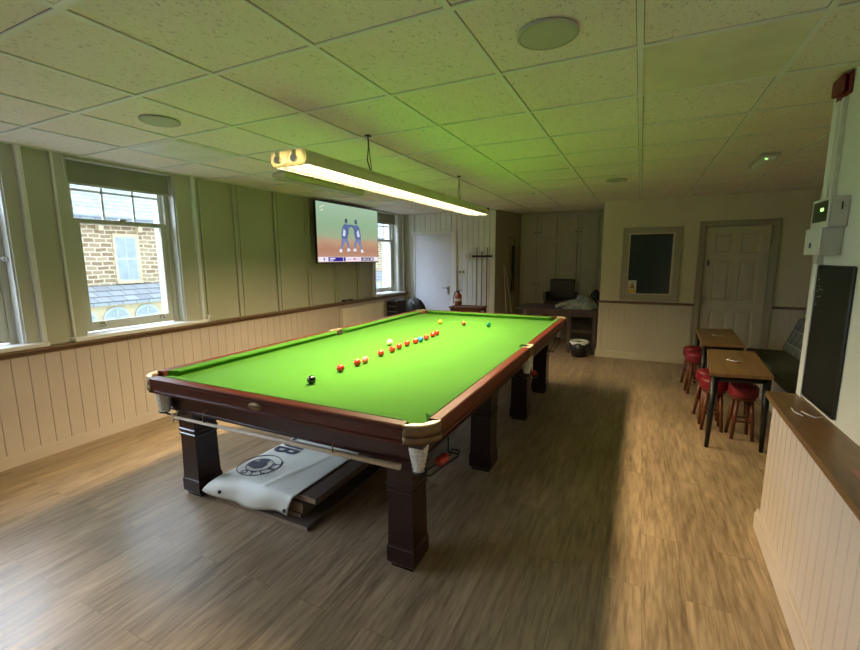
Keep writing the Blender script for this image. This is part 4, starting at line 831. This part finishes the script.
# ------------------------------------------------------------------ left wall fittings
rd = thing('radiator', 'cream panel radiator under the television', 'radiator', (XL + 0.1, 2.76, 0.25))
b = B().mat('radiator'); 
def corr(y0, y1, z0, z1, x): 
    P = []; m = int((y1 - y0) / 0.04); w_ = (y1 - y0) / m
    for i in range(m): P += [(y0 + i * w_, x), (y0 + i * w_ + w_ * 0.3, x + 0.008), (y0 + i * w_ + w_ * 0.7, x + 0.008)]
    P += [(y1, x), (y1, x - 0.02), (y0, x - 0.02)]
    return [(xx, yy, z0) for yy, xx in P]
b.prism(corr(2.14, 3.38, 0.30, 0.80, XL + 0.10), (0, 0, 0)) if 0 else None
b.prism([(p[0], p[1], 0.27) for p in corr(2.14, 3.38, 0, 0, XL + 0.10)], (0, 0, 0.53)); done('front_panel', b, rd)
done('top_grille', B().mat('radiator').box(XL + 0.035, XL + 0.108, 2.13, 3.39, 0.80, 0.815, 0.003).box(XL + 0.035, XL + 0.075, 2.14, 3.38, 0.26, 0.80), rd)
done('valve', B().mat('white').cyl((XL + 0.08, 2.09, 0.27), (XL + 0.08, 2.09, 0.36), 0.018).cyl((XL + 0.08, 2.09, 0.1), (XL + 0.08, 2.09, 0.27), 0.0075).cyl((XL + 0.08, 2.09, 0.29), (XL + 0.08, 2.14, 0.29), 0.009), rd)
pv = thing('pipe_valve', 'small white pipe valve standing on the left dado rail by the window', 'pipe fitting', (XL + 0.05, -0.215, 0.917))
done('stem', B().mat('white').cyl((XL + 0.05, -0.215, 0.9175), (XL + 0.05, -0.215, 0.985), 0.016).cyl((XL + 0.05, -0.215, 0.985), (XL + 0.05, -0.215, 0.998), 0.022), pv)
done('side_arm', B().mat('white').cyl((XL + 0.045, -0.215, 0.965), (XL + 0.02, -0.165, 0.972), 0.010), pv)
rm = thing('remote_box', 'small black box on the dado rail below the television', 'box', (XL + 0.04, 2.35, 0.917))
done('case', B().mat('black_plastic').box(XL + 0.005, XL + 0.07, 2.25, 2.48, 0.9175, 0.945, 0.004), rm); done('front', B().mat('steel').box(XL + 0.0695, XL + 0.0715, 2.30, 2.34, 0.925, 0.935), rm)
# dark amplifier case and bag below the far window
am = thing('speaker_case', 'dark grey equipment case below the far window', 'case', (-2.47, 3.95, 0))
done('case', B().mat('dark_cloth').box(-2.585, -2.35, 3.60, 3.95, 0.0, 0.82, 0.012), am)
done('handle', B().mat('steel').box(-2.55, -2.39, 3.592, 3.60, 0.70, 0.715).box(-2.58, -2.355, 3.594, 3.60, 0.80, 0.815), am)
done('trim_strips', B().mat('steel').box(-2.58, -2.355, 3.594, 3.599, 0.60, 0.612), am)
bg_ = thing('black_bag', 'black holdall slumped beside the lilac door', 'bag', (-2.02, 3.9, 0))
def bagf(u, v):
    a_ = 2 * PI * u; r_ = (1 + 0.10 * math.sin(3 * a_ + 2 * v) + 0.05 * math.sin(7 * a_))
    z = 0.87 * v; t_ = (1 - v ** 5) ** 0.5 if v < 1 else 0.0
    return Vector((-2.02 + 0.02 * v * -6 + 0.22 * r_ * (t_ * 0.92 + 0.03) * math.cos(a_), 3.90 + 0.17 * r_ * (t_ * 0.92 + 0.03) * math.sin(a_), z))
done('body', B().mat('dark_cloth').grid(bagf, 36, 18), bg_); done('strap', B().mat('black_plastic').tube([(-2.10, 3.75, 0.80), (-2.03, 3.71, 0.74), (-1.95, 3.70, 0.58), (-1.87, 3.72, 0.40)], 0.012, 6), bg_)

# ------------------------------------------------------------------ far end: table, extinguisher, rests, switches
ft = thing('side_table', 'small red brown wooden side table against the white boarded wall', 'table', (-1.09, 4.1, 0))
done('table_top', B().mat('stool_wood').lathe([(0, 0.70), (0.315, 0.70), (0.325, 0.712), (0.315, 0.724), (0, 0.724)], (-1.09, 0, 0), 40, M=Matrix.Diagonal((1, 0.8, 1, 1))) if 0 else B().mat('stool_wood').box(-1.41, -0.78, 3.86, 4.26, 0.70, 0.724, 0.008), ft)
for (x, y) in ((-1.37, 3.90), (-0.82, 3.90), (-1.37, 4.22), (-0.82, 4.22)): done('leg', B().mat('stool_wood').tube([(x, y, 0.70), (x, y, 0.0)], [0.022, 0.016], 8), ft)
done('apron', B().mat('stool_wood').box(-1.36, -0.83, 3.885, 3.90, 0.63, 0.70).box(-1.36, -0.83, 4.235, 4.25, 0.63, 0.70), ft)
ex = thing('fire_extinguisher', 'old copper red fire extinguisher standing on the side table', 'fire extinguisher', (-1.34, 4.18, 0.724))
ez = 0.7245
done('cylinder', B().mat('ext_red').lathe([(0, ez), (0.062, ez), (0.066, ez + 0.01), (0.066, ez + 0.17), (0.058, ez + 0.205), (0.03, ez + 0.235), (0.022, ez + 0.245), (0, ez + 0.245)], (-1.33, 4.15, 0), 28), ex)
done('valve', B().mat('black_metal').cyl((-1.33, 4.15, ez + 0.24), (-1.33, 4.15, ez + 0.275), 0.02).box(-1.345, -1.25, 4.138, 4.162, ez + 0.275, ez + 0.285, 0.003, Matrix.Rotation(-0.5, 3, 'Y')).box(-1.345, -1.26, 4.14, 4.16, ez + 0.25, ez + 0.258), ex)
done('hose', B().mat('black_plastic').tube([(-1.35, 4.14, ez + 0.26), (-1.40, 4.13, ez + 0.24), (-1.412, 4.12, ez + 0.14), (-1.41, 4.12, ez + 0.03)], 0.009, 8), ex)
done('label_band', B().mat('plastic_white').lathe([(0.0665, ez + 0.08), (0.0668, ez + 0.13)], (-1.33, 4.15, 0), 28), ex)
rk = thing('cue_rack', 'short black wooden rack bar for rests on the white boarded wall', 'cue rack', (-0.95, 4.37, 1.63))
done('bar', B().mat('black_plastic').box(-1.14, -0.745, 4.355, 4.394, 1.625, 1.662, 0.004), rk)
for x in (-1.07, -0.97, -0.89, -0.81): done('clip', B().mat('black_metal').box(x - 0.012, x + 0.012, 4.325, 4.355, 1.632, 1.655), rk)
def rest(x, top, dx, lab, matn):
    t = thing('cue_rest', lab, 'cue rest', (x, 4.32, 0.03), 'rests hanging in the wall rack')
    done('shaft', B().mat(matn).tube([(x, 4.31, 0.06), (x, 4.335, top)], [0.012, 0.008], 8), t)
    if dx: done('head', B().mat('steel').tube([(x - dx, 4.335, top - 0.10), (x - dx, 4.335, top), (x + dx, 4.335, top), (x + dx, 4.335, top - 0.10)], 0.006, 6), t)
    else: done('head', B().mat('steel').tube([(x - 0.02, 4.335, top - 0.02), (x + 0.02, 4.335, top + 0.02)], 0.005, 6).tube([(x + 0.02, 4.335, top - 0.02), (x - 0.02, 4.335, top + 0.02)], 0.005, 6), t)
rest(-1.03, 1.80, 0.045, 'leftmost rest in the wall rack, with a wide hooped head', 'cue_dark')
rest(-0.93, 1.72, 0, 'middle rest in the wall rack with a small cross head', 'cue_dark')
rest(-0.83, 1.80, 0.045, 'rightmost rest in the wall rack, with a wide hooped head', 'cue_dark')
o = thing('wall_box', 'small white thermostat box beside the cue rack', 'thermostat', (-1.25, 4.38, 1.6)); done('case', B().mat('white').box(-1.30, -1.20, 4.36, 4.395, 1.60, 1.70, 0.006), o); done('dial', B().mat('plastic_grey').cyl((-1.25, 4.361, 1.65), (-1.25, 4.35, 1.65), 0.022), o)
o = thing('light_switch', 'pair of light switches in one plate right of the lilac door', 'light switch', (-1.36, 4.385, 1.3)); done('plate', B().mat('plastic_white').box(-1.425, -1.29, 4.382, 4.395, 1.305, 1.39, 0.003), o)
for x in (-1.39, -1.325): done('rocker', B().mat('brass').box(x - 0.018, x + 0.018, 4.377, 4.383, 1.325, 1.37, 0.002), o)

# ------------------------------------------------------------------ alcove: leaning cues, cupboard, desk, chair, clothes, bin
def wallp(y): return -0.69 + (y - 4.40) * 0.2268
def leaning(y, yb, off, top, lab, matn):
    t = thing('leaning_cue', lab, 'cue', (wallp(yb) + off, yb, 0), 'cues leaning in the alcove')
    p0 = Vector((wallp(yb) + off, yb, 0.012)); p1 = Vector((wallp(y) + 0.03, y, top)); m = p0.lerp(p1, 0.35)
    done('butt', B().mat(matn).tube([p0, m], [0.015, 0.011], 8), t); done('shaft', B().mat('cue_wood' if matn == 'cue_red' else 'cue_dark').tube([m, p1], [0.011, 0.005], 8), t)
leaning(4.66, 4.62, 0.16, 1.50, 'cue with a reddish butt leaning on the alcove wall, frontmost', 'cue_red')
leaning(4.72, 4.80, 0.22, 1.45, 'cue leaning on the alcove wall behind the frontmost one, crossing it', 'cue_red')
leaning(4.84, 4.92, 0.20, 1.86, 'tall dark cue leaning on the alcove wall', 'cue_dark')
cs = thing('hanging_case', 'long dark cue case hanging from a hook on the alcove wall', 'cue case', (wallp(5.0) + 0.06, 5.0, 0.9))
yc_ = 5.02
done('case', B().mat('dark_cloth').box(wallp(yc_) + 0.012, wallp(yc_) + 0.05, yc_ - 0.06, yc_ + 0.06, 0.95, 1.85, 0.012), cs)
done('hook', B().mat('black_metal').tube([(wallp(yc_ - 0.15) - 0.002, yc_ - 0.15, 2.0), (wallp(yc_ - 0.15) + 0.06, yc_ - 0.15, 2.0), (wallp(yc_) + 0.06, yc_, 2.0), (wallp(yc_) + 0.045, yc_, 1.86)], 0.007, 6), cs)
cp = thing('fitted_cupboard', 'wall of grey painted fitted cupboards with tall and short doors in the far alcove', 'cupboard', (0.35, YC - 0.03, 0))
done('carcass', B().mat('cupboard').box(-0.455, 1.185, YC - 0.03, YC - 0.001, 0, ZC - 0.004), cp)
xs = [-0.11, 0.265, 0.655, 1.03]; xs = [-0.44] + xs
for i in range(4):
    xa, xb = xs[i] + 0.012, xs[i + 1] - 0.012
    for (za, zb2) in ((0.10, 1.90), (1.97, 2.42)):
        q = B().mat('cupboard').box(xa, xb, YC - 0.048, YC - 0.031, za, zb2, 0.002)
        f_ = 0.05
        q.box(xa, xa + f_, YC - 0.064, YC - 0.047, za, zb2, 0.002).box(xb - f_, xb, YC - 0.064, YC - 0.047, za, zb2, 0.002).box(xa, xb, YC - 0.0632, YC - 0.047, za, za + f_, 0.002).box(xa, xb, YC - 0.0632, YC - 0.047, zb2 - f_, zb2, 0.002)
        dr = done('cupboard_door', q, cp)
        kx = xa + 0.03 if i % 2 else xb - 0.03
        done('knob', B().mat('black_metal').ball((kx, YC - 0.077, za + (0.13 if za > 1 else 1.0)), 0.014, 12), dr)
done('side_stile', B().mat('cupboard').box(1.04, 1.185, YC - 0.05, YC - 0.031, 0, ZC - 0.004, 0.003), cp)
dk = thing('dark_table', 'dark stained wooden table standing in the alcove opening beyond the snooker table', 'table', (0.49, 4.4, 0))
done('table_top', B().mat('dark_wood_x').box(-0.20, 1.172, 4.05, 4.88, 0.715, 0.745, 0.005), dk)
done('apron', B().mat('dark_wood_x').box(0.0, 1.14, 4.08, 4.10, 0.63, 0.715).box(-0.16, 1.14, 4.83, 4.85, 0.63, 0.715), dk)
for (x, y) in ((0.695, 4.075), (1.10, 4.075), (-0.14, 4.80), (1.10, 4.80), (-0.14, 4.075)): done('leg', B().mat('dark_wood_x').box(x, x + 0.06, y, y + 0.06, 0.0, 0.715, 0.004), dk)
done('stretcher', B().mat('dark_wood_x').box(0.755, 1.10, 4.085, 4.115, 0.36, 0.40), dk)
done('shelf_back', B().mat('black_leather').box(0.74, 1.12, 4.40, 4.42, 0.02, 0.62), dk)
ch = thing('leather_chair', 'dark brown leather chair standing behind the dark table', 'chair', (0.41, 5.05, 0))
done('backrest', B().mat('brown_leather').box(0.18, 0.64, 5.20, 5.27, 0.82, 1.20, 0.02), ch)
done('seat', B().mat('brown_leather').box(0.12, 0.68, 4.92, 5.25, 0.74, 0.80, 0.025), ch)
done('arm', B().mat('brown_leather').box(0.11, 0.17, 4.92, 5.26, 0.80, 0.96, 0.02), ch); done('arm', B().mat('brown_leather').box(0.65, 0.71, 4.92, 5.26, 0.80, 0.96, 0.02), ch)
for (x, y) in ((0.14, 4.95), (0.66, 4.95), (0.14, 5.22), (0.66, 5.22)): done('leg', B().mat('brown_leather').box(x - 0.02, x + 0.02, y - 0.02, y + 0.02, 0, 0.745), ch)
cl = thing('folded_dust_sheet', 'grey crumpled cover sheet lying on the dark table', 'cloth', (0.75, 4.4, 0.745))
def clf(u, v):
    a_ = 2 * PI * u; q = (1 - v ** 2) ** 0.5
    return Vector((0.80 + (0.33 * q + 0.01) * math.cos(a_) * (1 + 0.08 * math.sin(4 * a_)), 4.33 + (0.17 * q + 0.01) * math.sin(a_), 0.7455 + v * (0.17 + 0.05 * math.cos(a_)) + 0.012 * math.sin(9 * a_ + 6 * v) * v))
done('heap', B().mat('grey_cloth').grid(clf, 48, 16), cl)
done('sleeve', B().mat('grey_cloth').tube([(0.80, 4.28, 0.86), (0.68, 4.21, 0.845), (0.56, 4.18, 0.80), (0.50, 4.17, 0.79)], [0.05, 0.045, 0.04, 0.034], 12), cl)
done('pale_end', B().mat('bag_white').tube([(0.515, 4.17, 0.79), (0.48, 4.17, 0.785)], [0.036, 0.034], 12), cl)
bp_ = thing('black_rucksack', 'black rucksack standing on the right end of the dark table', 'bag', (1.07, 4.45, 0.745))
def bkf(u, v):
    a_ = 2 * PI * u; q = (1 - v ** 3) ** 0.5
    return Vector((1.08 + (0.075 * q + 0.004) * math.cos(a_), 4.66 + (0.14 * q + 0.004) * math.sin(a_), 0.7455 + 0.31 * v))
done('body', B().mat('dark_cloth').grid(bkf, 24, 14), bp_); done('strap', B().mat('black_plastic').tube([(1.03, 4.54, 1.0), (1.0, 4.50, 0.92), (1.02, 4.51, 0.80)], 0.01, 6), bp_)
wb = thing('waste_bin', 'round black waste bin with white liner under the dark table', 'bin', (0.92, 3.90, 0))
done('body', B().mat('black_plastic').lathe([(0, 0.0), (0.115, 0.0), (0.14, 0.25), (0.132, 0.25), (0.11, 0.01), (0, 0.01)], (0.925, 3.90, 0), 32), wb)
def lin_f(u, v):
    a_ = 2 * PI * u; r_ = 0.10 + 0.055 * math.sin(PI * min(v * 1.15, 1) * 0.5 + 0.0) + 0.006 * math.sin(11 * a_); z = 0.262 - 0.07 * max(0, v - 0.45) * (1 + 0.4 * math.sin(5 * a_)) - 0.08 * max(0, 0.35 - v)
    return Vector((0.925 + r_ * math.cos(a_), 3.90 + r_ * math.sin(a_), z))
done('liner', B().mat('bag_white').grid(lin_f, 60, 8), wb)

# ------------------------------------------------------------------ pub tables, stools, bench on the right
def pub_table(c4, z, lab, kneel=0):
    t = thing('pub_table', lab, 'table', (sum(p[0] for p in c4) / 4, sum(p[1] for p in c4) / 4, 0), 'oak topped pub tables by the bench')
    done('table_top', B().mat('oak_table').prism([(x, y, z - 0.028) for x, y in c4], (0, 0, 0.028)), t)
    cx, cy = sum(p[0] for p in c4) / 4, sum(p[1] for p in c4) / 4
    ins = [(x + (cx - x) * 0.16, y + (cy - y) * 0.10) for x, y in c4]
    q = B().mat('black_metal')
    for (p0, p1) in zip(ins, ins[1:] + ins[:1]):
        q.tube([(p0[0], p0[1], z - 0.055), (p1[0], p1[1], z - 0.055)], 0.026, 4)
    done('apron', q, t)
    for (x, y), (ox, oy) in zip(ins, c4): done('leg', B().mat('black_metal').tube([(x, y, z - 0.03), (x + (ox - x) * 0.35, y + (oy - y) * 0.2, 0.0)], [0.030, 0.016], 8), t)
    u = Vector((c4[1][0] - c4[0][0], c4[1][1] - c4[0][1], 0)); 
    q = B().mat('bag_white').tube([(cx - 0.03, cy + 0.10, z + 0.0012), (cx - 0.06, cy + 0.03, z + 0.0012), (cx + 0.0, cy - 0.03, z + 0.0012), (cx + 0.05, cy + 0.0, z + 0.0012)], 0.006, 6)
    q.mat('red_plastic').tube([(cx - 0.04, cy - 0.06, z + 0.0012), (cx + 0.03, cy - 0.05, z + 0.0012)], 0.005, 6); done('worn_logo', q, t)
    return t
pub_table([(2.325, 0.70), (2.765, 0.78), (2.845, 1.86), (2.43, 1.80)], 0.66, 'oak topped pub table with black legs nearest the ledge')
pub_table([(2.42, 2.10), (2.82, 2.16), (2.90, 3.40), (2.475, 3.28)], 0.66, 'oak topped pub table with black legs nearest the panelled door')
def stool(x, y, lab, rz=0.0, legs=True):
    t = thing('bar_stool', lab, 'stool', (x, y, 0), 'red topped stools round the pub tables')
    z = 0.50; r = 0.112
    done('seat', B().mat('red_vinyl').lathe([(0, z), (r * 0.5, z - 0.002), (r * 0.85, z - 0.012), (r * 0.98, z - 0.026), (r, z - 0.04), (r * 0.985, z - 0.05), (r, z - 0.058), (r * 1.0, z - 0.10), (r * 0.93, z - 0.115), (0, z - 0.115)], (x, y, 0), 32), t)
    done('seat_frame', B().mat('stool_wood').lathe([(0, z - 0.1155), (r * 0.86, z - 0.1155), (r * 0.86, z - 0.14), (0, z - 0.14)], (x, y, 0), 24), t)
    q = B().mat('stool_wood'); rr = []
    for k in range(4):
        a_ = rz + PI / 4 + k * PI / 2; p0 = Vector((x + r * 0.66 * math.cos(a_), y + r * 0.66 * math.sin(a_), z - 0.135)); p1 = Vector((x + r * 1.0 * math.cos(a_), y + r * 1.0 * math.sin(a_), 0.0))
        done('leg', B().mat('stool_wood').tube([p0, p1], [0.017, 0.014], 8), t); rr.append(p0.lerp(p1, 0.55))
    for k in range(4): q.tube([rr[k], rr[(k + 1) % 4]], 0.008, 6)
    done('stretcher', q, t); return t
stool(2.44, 1.25, 'red vinyl topped stool on the aisle side of the near pub table, nearer one')
stool(2.435, 1.55, 'red vinyl topped stool just behind the nearer one at the near pub table', 0.2)
stool(2.645, 1.12, 'red vinyl topped stool tucked under the near edge of the near pub table', 0.1)
stool(2.42, 2.44, 'red vinyl topped stool at the far pub table, nearer one', 0.1)
stool(2.42, 2.80, 'red vinyl topped stool at the far pub table, nearest the panelled door', 0.3)
bc = thing('wall_bench', 'grey green upholstered bench with tartan back in the seating recess', 'bench', (3.4, 1.5, 0))
done('seat', B().mat('bench_seat').box(3.03, 3.44, -0.30, 3.20, 0.36, 0.46, 0.025), bc)
done('base', B().mat('bench_front').box(3.07, 3.78, -0.28, 3.18, 0.0, 0.36), bc)
done('backrest', B().mat('plaid').prism([(3.43, -0.28, 0.38), (3.40, -0.28, 0.50), (3.53, -0.28, 0.86), (3.60, -0.28, 0.88), (3.78, -0.28, 0.86), (3.78, -0.28, 0.38)], (0, 3.47, 0)), bc)

# ------------------------------------------------------------------ right wall fittings
nb = thing('noticeboard', 'tall black board on the right wall above the oak ledge', 'noticeboard', (XR, -0.7, 0.86))
done('board', B().mat('noticeboard').box(XR - 0.010, XR - 0.001, -0.885, -0.475, 0.87, 1.555, 0.002), nb)
done('frame', B().mat('black_plastic').box(XR - 0.013, XR - 0.001, -0.900, -0.885, 0.865, 1.56, 0.003).box(XR - 0.013, XR - 0.001, -0.475, -0.466, 0.865, 1.56, 0.003).box(XR - 0.013, XR - 0.001, -0.885, -0.475, 0.860, 0.87).box(XR - 0.013, XR - 0.001, -0.885, -0.475, 1.555, 1.565), nb)
for (yy, zz) in ((-0.50, 1.49), (-0.515, 1.455), (-0.50, 1.43), (-0.53, 1.44), (-0.54, 1.405), (-0.515, 1.40), (-0.555, 1.44), (-0.50, 1.36)): done('chalk_mark', B().mat('plastic_grey').box(XR - 0.0112, XR - 0.0098, yy - 0.006, yy + 0.006, zz - 0.003, zz + 0.003), nb)
bx = thing('alarm_control_unit', 'beige alarm control unit with green display on the right wall', 'alarm control unit', (XR, -0.6, 1.74))
done('housing', B().mat('plastic_grey').box(XR - 0.067, XR - 0.001, -0.725, -0.50, 1.746, 1.885, 0.004), bx)
done('front_frame', B().mat('plastic_white').box(XR - 0.074, XR - 0.0675, -0.725, -0.50, 1.746, 1.885, 0.003), bx)
done('display', B().mat('lcd').box(XR - 0.076, XR - 0.0745, -0.708, -0.525, 1.775, 1.872).mat('led_green').box(XR - 0.0772, XR - 0.0763, -0.665, -0.625, 1.825, 1.84), bx)
done('lock', B().mat('black_plastic').box(XR - 0.030, XR - 0.025, -0.727, -0.7255, 1.825, 1.86), bx)
sb = thing('relay_box', 'pale plastic relay box mounted directly under the alarm control unit', 'alarm box', (XR, -0.6, 1.61))
done('case', B().mat('plastic_grey').box(XR - 0.078, XR - 0.001, -0.70, -0.50, 1.615, 1.7455, 0.004), sb)
done('front_cover', B().mat('plastic_white').box(XR - 0.089, XR - 0.0785, -0.70, -0.50, 1.615, 1.7455, 0.004), sb); done('button', B().mat('black_plastic').box(XR - 0.091, XR - 0.0892, -0.60, -0.575, 1.65, 1.675), sb)
tk = thing('cable_trunking', 'white vertical cable trunking between the red sounder and alarm panel', 'trunking', (XR, -0.41, 1.6))
done('cover', B().mat('plastic_white').box(XR - 0.018, XR - 0.001, -0.535, -0.505, 1.886, 2.37), tk); done('box_cover', B().mat('plastic_white').box(XR - 0.03, XR - 0.001, -0.49, -0.44, 1.57, 1.613, 0.003), tk)
rs_ = thing('alarm_sounder', 'dark red fire alarm sounder high on the right wall corner', 'alarm sounder', (XR, -0.45, 2.4))
done('base', B().mat('red_plastic').box(XR - 0.014, XR - 0.001, -0.575, -0.415, 2.375, 2.476, 0.005), rs_)
done('horn', B().mat('red_plastic').box(XR - 0.042, XR - 0.0145, -0.56, -0.43, 2.39, 2.474, 0.014, seg=4), rs_)

# ------------------------------------------------------------------ outside
ob = thing('stone_building', 'sandstone house across the street with slate roof seen through the sash window', 'building', (-10.5, 6, -4))
b = B().mat('stone').box(-10.6, -10.0, -6, 30, -4.2, 2.55); done('wall', b, ob)
done('eaves', B().mat('facade').box(-10.0, -9.86, -6, 30, 2.43, 2.52).box(-10.0, -9.78, -6, 30, 2.52, 2.62), ob)
b = B().mat('facade')
for i in range(40): yy = -5.6 + i * 0.9; b.box(-10.0, -9.84, yy, yy + 0.10, 2.31, 2.43)
done('corbels', b, ob)
done('gutter', B().mat('pvc_out').tube([(-9.72, -6, 2.66), (-9.72, 30, 2.66)], 0.06, 8), ob)
done('roof', B().mat('slate').prism([(-9.75, -6, 2.62), (-13.5, -6, 5.3), (-13.5, -6, 5.2), (-9.75, -6, 2.50)], (0, 36, 0)), ob)
for wy in (-2.6, 0.1, 2.86, 6.4, 9.4, 12.4, 15.2, 18.2):
    q = B().mat('facade').box(-10.005, -9.95, wy - 0.02, wy + 0.60, 1.02, 1.09).box(-10.005, -9.97, wy - 0.02, wy + 0.02, 1.09, 2.22).box(-10.005, -9.97, wy + 0.53, wy + 0.60, 1.09, 2.22).box(-10.005, -9.96, wy - 0.02, wy + 0.60, 2.18, 2.26)
    q.mat('pvc_out').box(-10.004, -9.98, wy + 0.02, wy + 0.53, 1.09, 2.18)
    wn = done('window', q, ob)
    q = B().mat('curtain')
    for (a_, c_) in ((0.05, 0.265), (0.285, 0.50)):
        for (e, f_) in ((1.12, 1.62), (1.66, 2.15)): q.box(-9.981, -9.977, wy + a_, wy + c_, e, f_)
    done('pane', q, wn)
lr = B().mat('slate').prism([(-10.0, -6, 1.0), (-9.1, -6, 0.68), (-9.1, -6, 0.63), (-10.0, -6, 0.92)], (0, 36, 0)); done('lean_to_roof', lr, ob)
done('lower_gutter', B().mat('slate').box(-9.14, -9.02, -6, 30, 0.59, 0.65), ob)
b = B().mat('facade').box(-9.3, -9.2, -6, 30, -4.2, 0.62); done('arcade_wall', b, ob)
for i in range(48):
    yy = -5.255 + i * 0.6893
    arch = [(yy + 0.28 * math.cos(PI * k / 12), 0.30 + 0.23 * math.sin(PI * k / 12)) for k in range(13)] + [(yy - 0.28, -1.2), (yy + 0.28, -1.2)]
    q = B().mat('pvc_out').prism([(-9.2, a_, c_) for a_, c_ in arch], (0.03, 0, 0)); aw = done('arched_window', q, ob)
    q = B().mat('curtain')
    arch2 = [(yy + 0.24 * math.cos(PI * k / 12), 0.29 + 0.19 * math.sin(PI * k / 12)) for k in range(13)] + [(yy - 0.24, -1.1), (yy + 0.24, -1.1)]
    q.prism([(-9.17, a_, c_) for a_, c_ in arch2], (0.004, 0, 0)); q.mat('pvc_out').box(-9.166, -9.155, yy - 0.015, yy + 0.015, -1.1, 0.47).box(-9.166, -9.155, yy - 0.24, yy + 0.24, 0.27, 0.30); done('pane', q, aw)
struct('floor_street', B().mat('slate').box(-40, -3.0, -25, 45, -4.4, -4.2))
